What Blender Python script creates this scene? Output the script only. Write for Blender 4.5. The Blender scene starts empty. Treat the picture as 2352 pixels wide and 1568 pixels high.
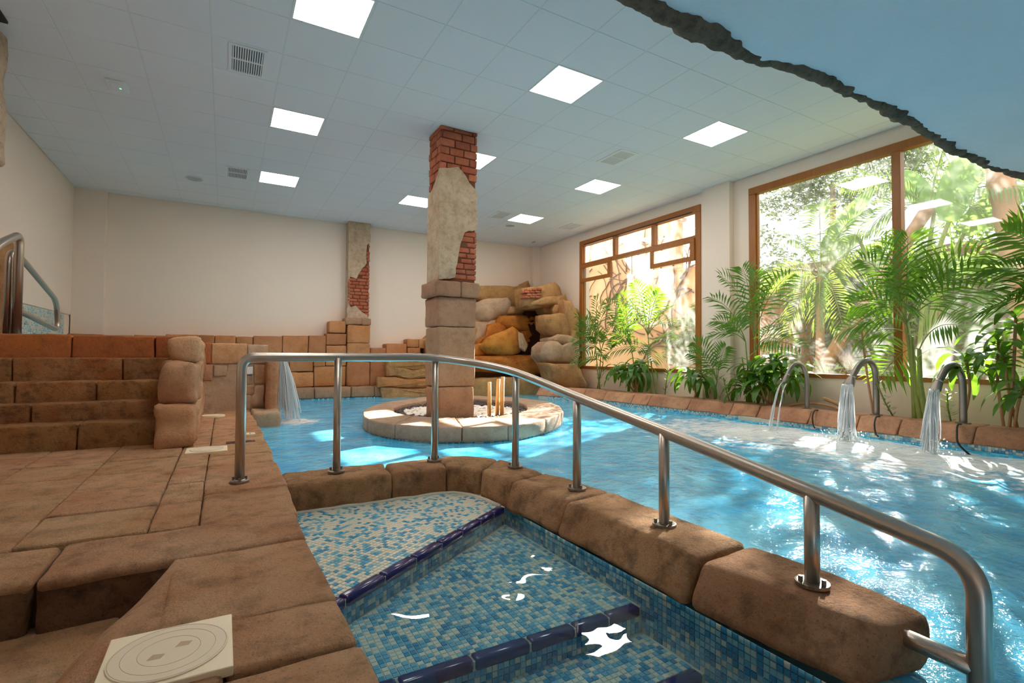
import bpy, bmesh, math, random
from mathutils import Vector, Matrix, noise

scene = bpy.context.scene
# ---------------------------------------------------------------- camera
EYE = 0.76
cam_data = bpy.data.cameras.new('camera')
cam_data.lens = 17.8065
cam_data.sensor_width = 36.0
cam_data.sensor_fit = 'HORIZONTAL'
cam_data.clip_start = 0.02
cam = bpy.data.objects.new('camera', cam_data)
scene.collection.objects.link(cam)
rot = Matrix(((0.869266, -0.017982, -0.494017), (-0.494314, -0.020405, -0.869044), (0.005546, 0.99963, -0.026626)))
cam.matrix_world = Matrix.Translation((0, 0, EYE)) @ rot.to_4x4()
scene.camera = cam

# ---------------------------------------------------------------- world, sun, exposure
world = bpy.data.worlds.new('world')
scene.world = world
world.use_nodes = True
wn = world.node_tree
bg = wn.nodes['Background']
bg.inputs[0].default_value = (0.86, 0.93, 1.0, 1)
bg.inputs[1].default_value = 2.3
sun_data = bpy.data.lights.new('sun', 'SUN')
sun_data.energy = 36.0
sun_data.angle = math.radians(0.6)
sun_data.color = (1.0, 0.94, 0.84)
sun = bpy.data.objects.new('sun', sun_data)
scene.collection.objects.link(sun)
TO_SUN = Vector((0.90, 0.42, 0.49)).normalized()
sun.rotation_euler = TO_SUN.to_track_quat('Z', 'Y').to_euler()
scene.view_settings.view_transform = 'Standard'
scene.view_settings.look = 'None'
scene.view_settings.gamma = 1.0
scene.view_settings.use_curve_mapping = False
scene.view_settings.exposure = 0.30
PANEL_POWER = 21.0

random.seed(7)
C = scene.collection
CZ = 3.66          # ceiling height
GX, GY = -1.9547, 5.9019   # ceiling grid origin
WL, WR, WB = -2.33, 7.33, 11.56
WATER = -0.178


# ---------------------------------------------------------------- colour and material helpers
def lin(r, g, b):
    def f(c):
        c /= 255.0
        return c / 12.92 if c <= 0.04045 else ((c + 0.055) / 1.055) ** 2.4
    return (f(r), f(g), f(b), 1.0)


class NT:
    def __init__(s, name):
        s.m = bpy.data.materials.new(name)
        s.m.use_nodes = True
        s.t = s.m.node_tree
        s.t.nodes.clear()
        s.out = s.t.nodes.new('ShaderNodeOutputMaterial')

    def n(s, typ, props=None, **ins):
        nd = s.t.nodes.new('ShaderNode' + typ)
        for k, v in (props or {}).items():
            setattr(nd, k, v)
        for k, v in ins.items():
            key = int(k[1:]) if k[0] == 'i' and k[1:].isdigit() else k.replace('_', ' ')
            sock = nd.inputs[key]
            if isinstance(v, bpy.types.NodeSocket):
                s.t.links.new(v, sock)
            else:
                sock.default_value = v
        return nd

    def surf(s, sock):
        s.t.links.new(sock, s.out.inputs['Surface'])
        return s.m

    def math(s, op, a, b=0.0, clamp=False):
        return s.n('Math', {'operation': op, 'use_clamp': clamp}, i0=a, i1=b).outputs[0]

    def ramp(s, fac, p0, p1, c0=(0, 0, 0, 1), c1=(1, 1, 1, 1)):
        nd = s.n('ValToRGB', None, Fac=fac)
        e = nd.color_ramp.elements
        e[0].position, e[1].position = p0, p1
        e[0].color, e[1].color = c0, c1
        return nd.outputs[0]

    def mixc(s, fac, a, b, mode='MIX'):
        nd = s.n('Mix', {'data_type': 'RGBA', 'blend_type': mode})
        for i, v in ((0, fac), (6, a), (7, b)):
            if isinstance(v, bpy.types.NodeSocket):
                s.t.links.new(v, nd.inputs[i])
            else:
                nd.inputs[i].default_value = v
        return nd.outputs[2]

    def noise(s, vec, scale, detail=4.0, rough=0.55):
        return s.n('TexNoise', None, Vector=vec, Scale=scale, Detail=detail, Roughness=rough).outputs['Fac']

    def obj(s):
        return s.n('TexCoord').outputs['Object']


def plain(name, col, rough=0.5, metal=0.0, spec=0.5, bump=0.0, bscale=40.0, var=0.0, vscale=3.0):
    t = NT(name)
    c = col
    v = t.obj()
    if var:
        f = t.noise(v, vscale, 5)
        c = t.mixc(f, tuple(x * (1 - var) for x in col[:3]) + (1,), tuple(min(1, x * (1 + var)) for x in col[:3]) + (1,))
    p = t.n('BsdfPrincipled', None, Base_Color=c, Roughness=rough, Metallic=metal, Specular_IOR_Level=spec)
    if bump:
        b = t.n('Bump', None, Strength=bump, Distance=0.01, Height=t.noise(v, bscale, 4))
        t.t.links.new(b.outputs[0], p.inputs['Normal'])
    return t.surf(p.outputs[0])


def stone(name, base, var, dark, scale=2.5, bump=0.6, darkness=0.65, rand=0.16, rough=0.85, fine=55.0, speck=0.35):
    t = NT(name)
    v = t.obj()
    c = t.mixc(t.ramp(t.noise(v, scale, 6, 0.6), 0.35, 0.65), base, var)
    d = t.math('MULTIPLY', t.ramp(t.noise(v, scale * 3.3, 9, 0.68), 0.48, 0.74), darkness)
    c = t.mixc(d, c, dark)
    d2 = t.math('MULTIPLY', t.ramp(t.noise(v, fine, 3, 0.7), 0.56, 0.70), speck)
    c = t.mixc(d2, c, dark)
    r = t.n('ObjectInfo').outputs['Random']
    k = t.math('ADD', t.math('MULTIPLY', r, rand * 2), 1.0 - rand)
    h = t.n('HueSaturation', None, Value=k, Color=c,
            Hue=t.math('ADD', t.math('MULTIPLY', t.math('FRACT', t.math('MULTIPLY', r, 7.31)), 0.010), 0.496))
    p = t.n('BsdfPrincipled', None, Base_Color=h.outputs[0], Roughness=rough, Specular_IOR_Level=0.3)
    hgt = t.math('ADD', t.math('MULTIPLY', t.noise(v, fine * 0.6, 6, 0.75), 0.6), t.noise(v, 9.0, 8, 0.7))
    b = t.n('Bump', None, Strength=bump, Distance=0.035, Height=hgt)
    t.t.links.new(b.outputs[0], p.inputs['Normal'])
    return t.surf(p.outputs[0])


DARK = lin(62, 42, 30)
M = {}
M['deck'] = stone('deck_stone', lin(242, 194, 150), lin(226, 164, 116), lin(128, 90, 64), 2.4, 1.0, 0.65, 0.07, fine=120.0, speck=0.5)
M['deck_joint'] = plain('deck_joint', lin(84, 56, 40), 0.95, bump=0.6, bscale=50, var=0.3)
M['step'] = stone('step_stone', lin(204, 152, 104), lin(186, 118, 68), lin(78, 52, 34), 4.0, 1.1, 0.85, fine=100.0, speck=0.5)
M['step_red'] = stone('top_step_stone', lin(198, 112, 62), lin(176, 108, 66), lin(92, 58, 36), 3.0, 0.6, 0.5)
M['coping'] = stone('coping_stone', lin(226, 174, 130), lin(198, 142, 98), lin(88, 64, 44), 2.8, 1.0, 0.85, 0.06, fine=120.0, speck=0.5)
M['grimy_shaded'] = stone('grimy_shaded_riser_stone', lin(164, 118, 82), lin(128, 90, 60), lin(50, 36, 26), 4.0, 1.1, 0.9, 0.06, fine=110.0, speck=0.5)  # dark tone holds both grime and the shade on the low step's face
M['cheek'] = stone('cheek_stone', lin(206, 160, 122), lin(188, 132, 94), lin(112, 78, 56), 2.5, 0.6, 0.4)
M['wallstone'] = stone('wall_stone', lin(198, 138, 94), lin(184, 120, 74), lin(110, 72, 46), 2.0, 0.4, 0.4, 0.14)
M['palestone'] = stone('pale_stone', lin(198, 168, 142), lin(184, 146, 114), lin(120, 92, 72), 2.5, 0.5, 0.4, 0.1)
M['columnstone'] = stone('column_stone', lin(178, 140, 112), lin(164, 124, 96), lin(100, 76, 60), 3.0, 0.5, 0.45, 0.08)
M['plaster'] = stone('column_plaster', lin(206, 182, 156), lin(186, 158, 130), lin(104, 90, 76), 4.0, 0.6, 0.55, 0.03)
M['brick'] = stone('red_brick', lin(186, 110, 82), lin(170, 90, 62), lin(112, 60, 42), 6.0, 0.5, 0.35, 0.16)
M['mortar'] = plain('dark_mortar', lin(112, 66, 48), 0.95, bump=0.5)
M['rock'] = stone('ochre_rock', lin(206, 160, 108), lin(186, 134, 82), lin(112, 78, 48), 1.8, 1.0, 0.6, 0.06)
M['rock_pale'] = stone('pale_rock', lin(208, 178, 148), lin(184, 148, 116), lin(112, 90, 72), 1.8, 0.7, 0.4, 0.06)
M['rock_orange'] = stone('rust_stained_rock', lin(206, 136, 58), lin(176, 96, 30), lin(104, 54, 20), 1.8, 0.7, 0.6, 0.08)
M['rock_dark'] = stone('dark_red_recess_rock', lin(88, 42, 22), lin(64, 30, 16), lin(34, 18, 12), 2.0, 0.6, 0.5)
M['rock_green'] = stone('algae_dark_rock', lin(120, 104, 74), lin(150, 106, 62), lin(70, 60, 44), 2.2, 0.7, 0.6)
M['island_stone'] = stone('island_kerb_stone', lin(190, 160, 138), lin(178, 142, 116), lin(112, 92, 80), 3.0, 0.6, 0.45, 0.06)
M['kerb'] = stone('kerb_stone', lin(206, 154, 120), lin(178, 126, 96), lin(84, 62, 50), 2.4, 0.7, 0.5, 0.12)
M['lip'] = stone('overhang_rock_lip', lin(158, 140, 120), lin(124, 108, 92), lin(56, 48, 40), 7.0, 1.0, 0.7)
M['stucco'] = plain('overhang_stucco', lin(226, 236, 244), 0.9, bump=1.0, bscale=13, var=0.06, vscale=2)
M['wall'] = plain('white_wall_paint', lin(240, 222, 205), 0.75, bump=0.12, bscale=30, var=0.025, vscale=1.2)
M['ceil'] = plain('ceiling_tile_white', lin(228, 229, 232), 0.8, bump=0.1, bscale=120)
M['tbar'] = plain('ceiling_bar_grey', lin(218, 220, 218), 0.5)
M['white'] = plain('white_metal', lin(228, 230, 230), 0.4)
M['ventpale'] = plain('speaker_grille_grey', lin(178, 180, 182), 0.7)
M['ventdark'] = plain('vent_shadow_grey', lin(96, 106, 112), 0.7)
M['steel'] = plain('brushed_steel', lin(194, 182, 170), 0.34, 1.0, bump=0.04, bscale=200)
M['steel_dull'] = plain('dull_steel', lin(150, 142, 134), 0.4, 0.9)
M['wood'] = None
M['navy'] = plain('navy_glazed_tile', lin(40, 34, 98), 0.16, var=0.25, vscale=9)
M['grout'] = plain('pale_grout', lin(206, 202, 186), 0.85, var=0.12, vscale=14)
M['cover'] = plain('ivory_plastic', lin(240, 222, 190), 0.45)
M['cover_lid'] = plain('ivory_lid', lin(226, 208, 182), 0.5)
M['groove'] = plain('lid_groove', lin(190, 164, 130), 0.7)
M['black'] = plain('black_rubber', lin(24, 24, 26), 0.5)
M['bamboo'] = plain('bamboo_cane', lin(224, 174, 104), 0.5, var=0.2, vscale=12)
M['soil'] = plain('planter_soil', lin(122, 92, 70), 0.95, bump=0.8, bscale=30, var=0.35, vscale=10)
M['pebble_white'] = plain('white_pebble', lin(236, 228, 220), 0.7)
M['pebble_black'] = plain('dark_pebble', lin(60, 44, 44), 0.6)
M['twig'] = plain('bare_wood', lin(176, 132, 92), 0.8, bump=0.6, var=0.3, vscale=10)


def wood():
    t = NT('varnished_wood')
    v = t.obj()
    mp = t.n('Mapping', None, Vector=v, Scale=(9.0, 9.0, 1.2))
    f = t.noise(mp.outputs[0], 3.0, 6, 0.6)
    c = t.mixc(f, lin(176, 108, 42), lin(138, 78, 26))
    return t.surf(t.n('BsdfPrincipled', None, Base_Color=c, Roughness=0.4).outputs[0])


M['wood'] = wood()


def emit(name, col, k):
    t = NT(name)
    return t.surf(t.n('Emission', None, Color=col, Strength=k).outputs[0])


M['panel'] = emit('lit_diffuser', (1.0, 0.91, 0.82, 1), PANEL_POWER)
M['led'] = emit('green_led', (0.2, 1.0, 0.3, 1), 2.0)


def leafmat(name, c0, c1, trans, tcol, rough=0.35, scale=3.0):
    t = NT(name)
    v = t.obj()
    r = t.n('ObjectInfo').outputs['Random']
    f = t.math('ADD', t.math('MULTIPLY', t.noise(v, scale, 3), 0.7), t.math('MULTIPLY', r, 0.35))
    c = t.mixc(t.ramp(f, 0.3, 0.75), c0, c1)
    p = t.n('BsdfPrincipled', None, Base_Color=c, Roughness=rough, Specular_IOR_Level=0.5)
    tr = t.n('BsdfTranslucent', None, Color=tcol)
    mx = t.n('MixShader', None, i0=trans, i1=p.outputs[0], i2=tr.outputs[0])
    return t.surf(mx.outputs[0])


M['palm'] = leafmat('palm_leaf', lin(34, 78, 34), lin(78, 124, 44), 0.30, lin(140, 190, 40))
M['drac'] = leafmat('dracaena_leaf', lin(36, 86, 32), lin(88, 132, 46), 0.28, lin(140, 190, 50))
M['stem'] = plain('green_stem', lin(120, 132, 58), 0.5, var=0.3, vscale=14)
M['out_leaf'] = leafmat('garden_leaf', lin(74, 102, 50), lin(128, 148, 76), 0.34, lin(160, 186, 70), 0.5, 1.2)
M['out_dark'] = leafmat('hedge_leaf', lin(60, 72, 50), lin(104, 110, 84), 0.26, lin(124, 140, 76), 0.5, 1.5)
M['banana'] = leafmat('banana_leaf', lin(88, 122, 66), lin(130, 160, 92), 0.36, lin(150, 180, 92), 0.4, 1.0)
M['trunk'] = plain('palm_trunk', lin(166, 124, 92), 0.9, bump=0.8, bscale=18, var=0.35, vscale=8)
M['lawn'] = plain('garden_lawn', lin(140, 160, 70), 0.95, bump=0.6, var=0.4, vscale=5)
M['peach'] = plain('peach_garden_wall', lin(212, 160, 112), 0.9, bump=0.3, bscale=10, var=0.3, vscale=1.6)
M['vine'] = plain('brown_vine', lin(112, 72, 50), 0.9, var=0.3, vscale=6)
MOSAIC = [plain('mosaic_cream', lin(222, 220, 202), 0.25), plain('mosaic_pale_blue', lin(160, 204, 212), 0.22),
          plain('mosaic_sky', lin(108, 178, 206), 0.22), plain('mosaic_blue', lin(64, 148, 188), 0.22)]


def mosaic_flat(name, cols, scale, grout):
    t = NT(name)
    v = t.obj()
    sc = t.n('VectorMath', {'operation': 'SCALE'}, i0=v, Scale=scale)
    fl = t.n('VectorMath', {'operation': 'FLOOR'}, i0=t.n('VectorMath', {'operation': 'ADD'}, i0=sc.outputs[0], i1=(0.5, 0.5, 0.5)).outputs[0])
    w = t.n('TexWhiteNoise', {'noise_dimensions': '3D'}, Vector=fl.outputs[0]).outputs['Value']
    nd = t.n('ValToRGB', None, Fac=w)
    nd.color_ramp.interpolation = 'CONSTANT'
    e = nd.color_ramp.elements
    e[0].color, e[0].position = cols[0], 0
    e[1].color, e[1].position = cols[1], 0.35
    for i, c in enumerate(cols[2:]):
        el = e.new(0.6 + i * 0.22)
        el.color = c
    p = t.n('BsdfPrincipled', None, Base_Color=nd.outputs[0], Roughness=0.3)
    return t.surf(p.outputs[0])


M['mosaic_far'] = mosaic_flat('far_mosaic', [lin(150, 206, 214), lin(110, 190, 210), lin(196, 216, 214), lin(80, 160, 190)], 38.0, None)
M['basin'] = mosaic_flat('pool_basin_mosaic', [lin(70, 190, 226), lin(46, 172, 220), lin(110, 208, 232), lin(30, 150, 206)], 32.0, None)

JETS = [(6.05, 3.96), (6.12, 3.12), (6.09, 2.32)]


def water_main():
    t = NT('rippled_pool_water')
    pos = t.n('NewGeometry').outputs['Position']
    mp = t.n('Mapping', None, Vector=pos, Scale=(1.0, 1.0, 1.0))
    n1 = t.noise(mp.outputs[0], 3.2, 4, 0.55)
    n2 = t.noise(mp.outputs[0], 11.0, 4, 0.6)
    h = t.math('ADD', n1, t.math('MULTIPLY', n2, 0.5))
    bump = t.n('Bump', None, Strength=0.42, Distance=0.08, Height=h)
    # foam near the falling jets
    fm = None
    for (x, y) in JETS + [(0.85, 7.6)]:
        d = t.n('VectorMath', {'operation': 'DISTANCE'}, i0=pos, i1=(x, y, WATER)).outputs['Value']
        r0, r1 = (0.1, 2.6) if x > 2 else (0.05, 0.6)
        a = t.n('MapRange', None, Value=d, From_Min=r0, From_Max=r1, To_Min=1.0, To_Max=0.0).outputs[0]
        fm = a if fm is None else t.math('MAXIMUM', fm, a)
    fn = t.noise(pos, 7.0, 8, 0.72)
    foam = t.ramp(t.math('ADD', t.math('MULTIPLY', fm, 0.58), fn), 0.74, 0.92)
    foam2 = t.math('MULTIPLY', t.ramp(t.noise(pos, 16.0, 4, 0.6), 0.66, 0.72), 0.0)
    foam = t.math('MAXIMUM', foam, foam2)
    body = t.mixc(t.ramp(n1, .35, .65), lin(58, 188, 244), lin(128, 222, 254))
    dif = t.n('BsdfDiffuse', None, Color=body, Normal=bump.outputs[0])
    tra = t.n('BsdfTransparent', None, Color=(0.55, 0.9, 0.97, 1))
    m1 = t.n('MixShader', None, i0=0.70, i1=tra.outputs[0], i2=dif.outputs[0])
    white = t.n('BsdfDiffuse', None, Color=(0.9, 0.93, 0.95, 1))
    m2 = t.n('MixShader', None, i0=foam, i1=m1.outputs[0], i2=white.outputs[0])
    gl = t.n('BsdfGlossy', None, Color=(1, 1, 1, 1), Roughness=0.06, Normal=bump.outputs[0])
    fr = t.n('Fresnel', None, IOR=1.33, Normal=bump.outputs[0]).outputs[0]
    m3 = t.n('MixShader', None, i0=t.math('MULTIPLY', fr, 0.85), i1=m2.outputs[0], i2=gl.outputs[0])
    return t.surf(m3.outputs[0])


def water_calm():
    t = NT('calm_step_water')
    pos = t.n('NewGeometry').outputs['Position']
    n1 = t.noise(pos, 2.4, 2, 0.5)
    bump = t.n('Bump', None, Strength=0.35, Distance=0.05, Height=n1)
    tra = t.n('BsdfTransparent', None, Color=(0.80, 0.93, 0.96, 1))
    gl = t.n('BsdfGlossy', None, Color=(1, 1, 1, 1), Roughness=0.01, Normal=bump.outputs[0])
    fr = t.n('Fresnel', None, IOR=1.33, Normal=bump.outputs[0]).outputs[0]
    m = t.n('MixShader', None, i0=fr, i1=tra.outputs[0], i2=gl.outputs[0])
    return t.surf(m.outputs[0])


def jetmat():
    t = NT('falling_water')
    dif = t.n('BsdfDiffuse', None, Color=(0.92, 0.95, 0.97, 1))
    trl = t.n('BsdfTranslucent', None, Color=(0.92, 0.95, 0.97, 1))
    a = t.n('MixShader', None, i0=0.5, i1=dif.outputs[0], i2=trl.outputs[0])
    tra = t.n('BsdfTransparent', None, Color=(0.96, 0.98, 1, 1))
    b = t.n('MixShader', None, i0=0.92, i1=tra.outputs[0], i2=a.outputs[0])
    gl = t.n('BsdfGlossy', None, Color=(1, 1, 1, 1), Roughness=0.05)
    c = t.n('MixShader', None, i0=0.12, i1=b.outputs[0], i2=gl.outputs[0])
    return t.surf(c.outputs[0])


def glassmat():
    t = NT('hazy_window_glass')
    v = t.obj()
    mp = t.n('Mapping', None, Vector=v, Scale=(1.0, 2.2, 0.55))
    n1 = t.ramp(t.noise(mp.outputs[0], 1.6, 6, 0.65), 0.36, 0.74)
    f = t.math('ADD', t.math('MULTIPLY', n1, 0.10), 0.012)
    tra = t.n('BsdfTransparent', None, Color=(0.98, 0.99, 0.98, 1))
    trl = t.n('BsdfTranslucent', None, Color=(0.95, 0.96, 0.95, 1))
    a = t.n('MixShader', None, i0=f, i1=tra.outputs[0], i2=trl.outputs[0])
    gl = t.n('BsdfGlossy', None, Color=(1, 1, 1, 1), Roughness=0.02)
    b = t.n('MixShader', None, i0=0.03, i1=a.outputs[0], i2=gl.outputs[0])
    return t.surf(b.outputs[0])


M['water'] = water_main()
M['calm'] = water_calm()
M['jet'] = jetmat()
M['glass'] = glassmat()


# ---------------------------------------------------------------- mesh building
class MB:
    def __init__(s):
        s.v, s.f, s.m = [], [], []

    def add(s, vs, fs, mi=0):
        o = len(s.v)
        s.v.extend(tuple(v) for v in vs)
        s.f.extend(tuple(i + o for i in f) for f in fs)
        s.m.extend([mi] * len(fs))
        return s

    def box(s, x0, x1, y0, y1, z0, z1, mi=0):
        vs = [(x, y, z) for z in (z0, z1) for y in (y0, y1) for x in (x0, x1)]
        return s.add(vs, [(0, 2, 3, 1), (4, 5, 7, 6), (0, 1, 5, 4), (2, 6, 7, 3), (0, 4, 6, 2), (1, 3, 7, 5)], mi)

    def block(s, fn, dims, n=(1, 1, 1), r=0.01, amp=0.0, freq=4.0, seed=0.0, mi=0):
        """Rounded block: lattice on a box surface, edges rounded, mapped through fn, roughened."""
        ax = []
        for L, k in zip(dims, n):
            rr = min(r, L * 0.45)
            ax.append([0.0] + [rr + (L - 2 * rr) * i / k for i in range(k + 1)] + [L])
        N = [len(a) - 1 for a in ax]
        idx, vs, fs = {}, [], []

        def vid(i, j, k):
            key = (i, j, k)
            if key not in idx:
                p = Vector((ax[0][i], ax[1][j], ax[2][k]))
                q = Vector([min(max(p[a], min(r, dims[a] * 0.45)), dims[a] - min(r, dims[a] * 0.45)) for a in range(3)])
                d = p - q
                if d.length > 1e-9:
                    nz = [abs(x) for x in d if abs(x) > 1e-9]
                    p = q + d.normalized() * max(nz)
                w = Vector(fn(*p))
                if amp:
                    w = w + noise.noise_vector(w * freq + Vector((seed, seed * 1.7, -seed))) * amp
                    w = w + noise.noise_vector(w * freq * 3.1 + Vector((seed, seed, seed))) * amp * 0.4
                idx[key] = len(vs)
                vs.append(w)
            return idx[key]
        nx, ny, nz_ = N
        for i in range(nx):
            for j in range(ny):
                fs.append((vid(i, j, 0), vid(i, j + 1, 0), vid(i + 1, j + 1, 0), vid(i + 1, j, 0)))
                fs.append((vid(i, j, nz_), vid(i + 1, j, nz_), vid(i + 1, j + 1, nz_), vid(i, j + 1, nz_)))
        for i in range(nx):
            for k in range(nz_):
                fs.append((vid(i, 0, k), vid(i + 1, 0, k), vid(i + 1, 0, k + 1), vid(i, 0, k + 1)))
                fs.append((vid(i, ny, k), vid(i, ny, k + 1), vid(i + 1, ny, k + 1), vid(i + 1, ny, k)))
        for j in range(ny):
            for k in range(nz_):
                fs.append((vid(0, j, k), vid(0, j, k + 1), vid(0, j + 1, k + 1), vid(0, j + 1, k)))
                fs.append((vid(nx, j, k), vid(nx, j + 1, k), vid(nx, j + 1, k + 1), vid(nx, j, k + 1)))
        return s.add(vs, fs, mi)

    def rbox(s, x0, x1, y0, y1, z0, z1, n=(1, 1, 1), r=0.01, amp=0.0, freq=4.0, seed=0.0, mi=0):
        return s.block(lambda x, y, z: (x0 + x, y0 + y, z0 + z), (x1 - x0, y1 - y0, z1 - z0), n, r, amp, freq, seed, mi)

    def quad_block(s, a, b, c, d, z0, z1, n=(1, 1, 1), r=0.01, amp=0.0, freq=4.0, seed=0.0, mi=0, lean=0.0):
        """Block on a four-cornered footprint; lean pushes the d-c side outwards towards the bottom."""
        a, b, c, d = [Vector((p[0], p[1])) for p in (a, b, c, d)]
        lx = ((b - a).length + (c - d).length) / 2
        ly = ((d - a).length + (c - b).length) / 2

        def fn(x, y, z):
            u, v = x / lx, y / ly
            p = (a * (1 - u) + b * u) * (1 - v) + (d * (1 - u) + c * u) * v
            if lean:
                o = ((d - a) + (c - b)).normalized() * lean * v * (1 - z / (z1 - z0))
                p = p + o
            return (p.x, p.y, z0 + z)
        return s.block(fn, (lx, ly, z1 - z0), n, r, amp, freq, seed, mi)

    def tube(s, pts, r, seg=8, mi=0, caps=True):
        pts = [Vector(p) for p in pts]
        rs = r if isinstance(r, (list, tuple)) else [r] * len(pts)
        tang = []
        for i in range(len(pts)):
            t = (pts[min(i + 1, len(pts) - 1)] - pts[max(i - 1, 0)])
            tang.append(t.normalized() if t.length > 1e-9 else Vector((0, 0, 1)))
        up = Vector((0, 0, 1)) if abs(tang[0].z) < 0.9 else Vector((1, 0, 0))
        u = tang[0].cross(up).normalized()
        vs, fs = [], []
        for i, p in enumerate(pts):
            t = tang[i]
            u = (u - t * u.dot(t))
            u = u.normalized() if u.length > 1e-6 else t.orthogonal().normalized()
            w = t.cross(u)
            for k in range(seg):
                a = 2 * math.pi * k / seg
                vs.append(p + (u * math.cos(a) + w * math.sin(a)) * rs[i])
        for i in range(len(pts) - 1):
            for k in range(seg):
                k2 = (k + 1) % seg
                fs.append((i * seg + k, i * seg + k2, (i + 1) * seg + k2, (i + 1) * seg + k))
        if caps:
            fs.append(tuple(range(seg - 1, -1, -1)))
            fs.append(tuple(range((len(pts) - 1) * seg, len(pts) * seg)))
        return s.add(vs, fs, mi)

    def cyl(s, c, r, z0, z1, seg=20, mi=0, r1=None):
        return s.tube([(c[0], c[1], z0), (c[0], c[1], z1)], [r, r if r1 is None else r1], seg, mi)

    def prism(s, poly, back, front_shift=(0, 0, 0), bevel=0.0, mi=0):
        """poly: list of 3D points facing the viewer counter-clockwise; back: vector to the rear face."""
        P = [Vector(p) for p in poly]
        n = len(P)
        b = Vector(back)
        c = sum(P, Vector()) / n
        if bevel:
            fr = [p + (c - p).normalized() * bevel - b.normalized() * bevel for p in P]
            vs = [p + b for p in P] + P + fr
            fs = [(i, (i + 1) % n, n + (i + 1) % n, n + i) for i in range(n)]
            fs += [(n + i, n + (i + 1) % n, 2 * n + (i + 1) % n, 2 * n + i) for i in range(n)]
            fs += [tuple(range(2 * n, 3 * n)), tuple(range(n - 1, -1, -1))]
        else:
            vs = [p + b for p in P] + P
            fs = [(i, (i + 1) % n, n + (i + 1) % n, n + i) for i in range(n)] + [tuple(range(n, 2 * n)), tuple(range(n - 1, -1, -1))]
        return s.add(vs, fs, mi)

    def rock(s, outline, push, depth, back, amp=0.03, freq=3.0, seed=0.0, mi=0, flat=0.78, sub=2):
        P = [Vector(p) for p in outline]
        Q = []
        n = len(P)
        for i in range(n):
            a, b = P[i], P[(i + 1) % n]
            for k in range(sub):
                Q.append(a.lerp(b, k / sub))
        n = len(Q)
        c = sum(Q, Vector()) / n
        push = Vector(push).normalized()
        rings = [[q + Vector(back) for q in Q], Q,
                 [c + (q - c) * 0.93 + push * depth * 0.55 for q in Q],
                 [c + (q - c) * flat + push * depth * 0.9 for q in Q],
                 [c + (q - c) * 0.4 + push * depth for q in Q]]
        vs, fs = [], []
        for ri, ring in enumerate(rings):
            for q in ring:
                w = q.copy()
                if ri > 0:
                    w += noise.noise_vector(w * freq + Vector((seed, -seed, seed * 2))) * amp * (0.5 if ri == 1 else 1.0)
                    w += noise.noise_vector(w * freq * 3.3) * amp * 0.5
                vs.append(w)
        vs.append(c + push * depth)
        for ri in range(len(rings) - 1):
            for i in range(n):
                j = (i + 1) % n
                fs.append((ri * n + i, ri * n + j, (ri + 1) * n + j, (ri + 1) * n + i))
        L = (len(rings) - 1) * n
        for i in range(n):
            fs.append((L + i, L + (i + 1) % n, len(vs) - 1))
        return s.add(vs, fs, mi)

    def mesh(s, name, mats, smooth=False):
        me = bpy.data.meshes.new(name)
        me.from_pydata(s.v, [], s.f)
        for m in (mats if isinstance(mats, (list, tuple)) else [mats]):
            me.materials.append(m)
        if any(s.m):
            me.polygons.foreach_set('material_index', s.m)
        if smooth:
            me.polygons.foreach_set('use_smooth', [True] * len(s.f))
        me.update()
        return me

    def build(s, name, mats, parent=None, smooth=False, **props):
        return link(bpy.data.objects.new(name, s.mesh(name, mats, smooth)), parent, **props)


def fix_normals(o):
    bm = bmesh.new()
    bm.from_mesh(o.data)
    bmesh.ops.recalc_face_normals(bm, faces=bm.faces)
    bm.to_mesh(o.data)
    bm.free()
    return o


def world_loc(o):
    v = o.location.copy()
    while o.parent is not None:
        v += o.matrix_parent_inverse.translation
        o = o.parent
        v += o.location
    return v


def link(o, parent=None, **props):
    C.objects.link(o)
    if parent is not None:
        o.parent = parent
        o.matrix_parent_inverse = Matrix.Translation(-world_loc(parent))
    for k, v in props.items():
        o[k] = v
    return o


def thing(name, label, cat, loc=(0, 0, 0), group=None):
    o = bpy.data.objects.new(name, None)
    o.empty_display_size = 0.1
    o.location = loc
    C.objects.link(o)
    o['label'] = label
    o['category'] = cat
    if group:
        o['group'] = group
    return o


def tag(o, label, cat, group=None, kind=None):
    o['label'] = label
    o['category'] = cat
    if group:
        o['group'] = group
    if kind:
        o['kind'] = kind
    return o


def struct(name, mb, mats, label=None, parent=None, smooth=False):
    o = mb.build(name, mats, parent, smooth)
    if parent is None:
        o['kind'] = 'structure'
        if label:
            o['label'] = label
    return o


def fillet(pts, r, n=6):
    P = [Vector(p) for p in pts]
    out = [P[0]]
    for i in range(1, len(P) - 1):
        a, b, c = P[i - 1], P[i], P[i + 1]
        d1, d2 = (a - b), (c - b)
        rr = min(r, d1.length * 0.49, d2.length * 0.49)
        p0, p1 = b + d1.normalized() * rr, b + d2.normalized() * rr
        for k in range(n + 1):
            t = k / n
            out.append(p0 * (1 - t) ** 2 + b * 2 * t * (1 - t) + p1 * t * t)
    out.append(P[-1])
    return out


def spline(pts, n=8):
    P = [Vector(p) for p in pts]
    out = []
    for i in range(len(P) - 1):
        p0, p1, p2, p3 = P[max(i - 1, 0)], P[i], P[i + 1], P[min(i + 2, len(P) - 1)]
        for k in range(n):
            t = k / n
            out.append(0.5 * ((2 * p1) + (p2 - p0) * t + (2 * p0 - 5 * p1 + 4 * p2 - p3) * t * t + (3 * p1 - p0 - 3 * p2 + p3) * t ** 3))
    out.append(P[-1])
    return out


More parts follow.
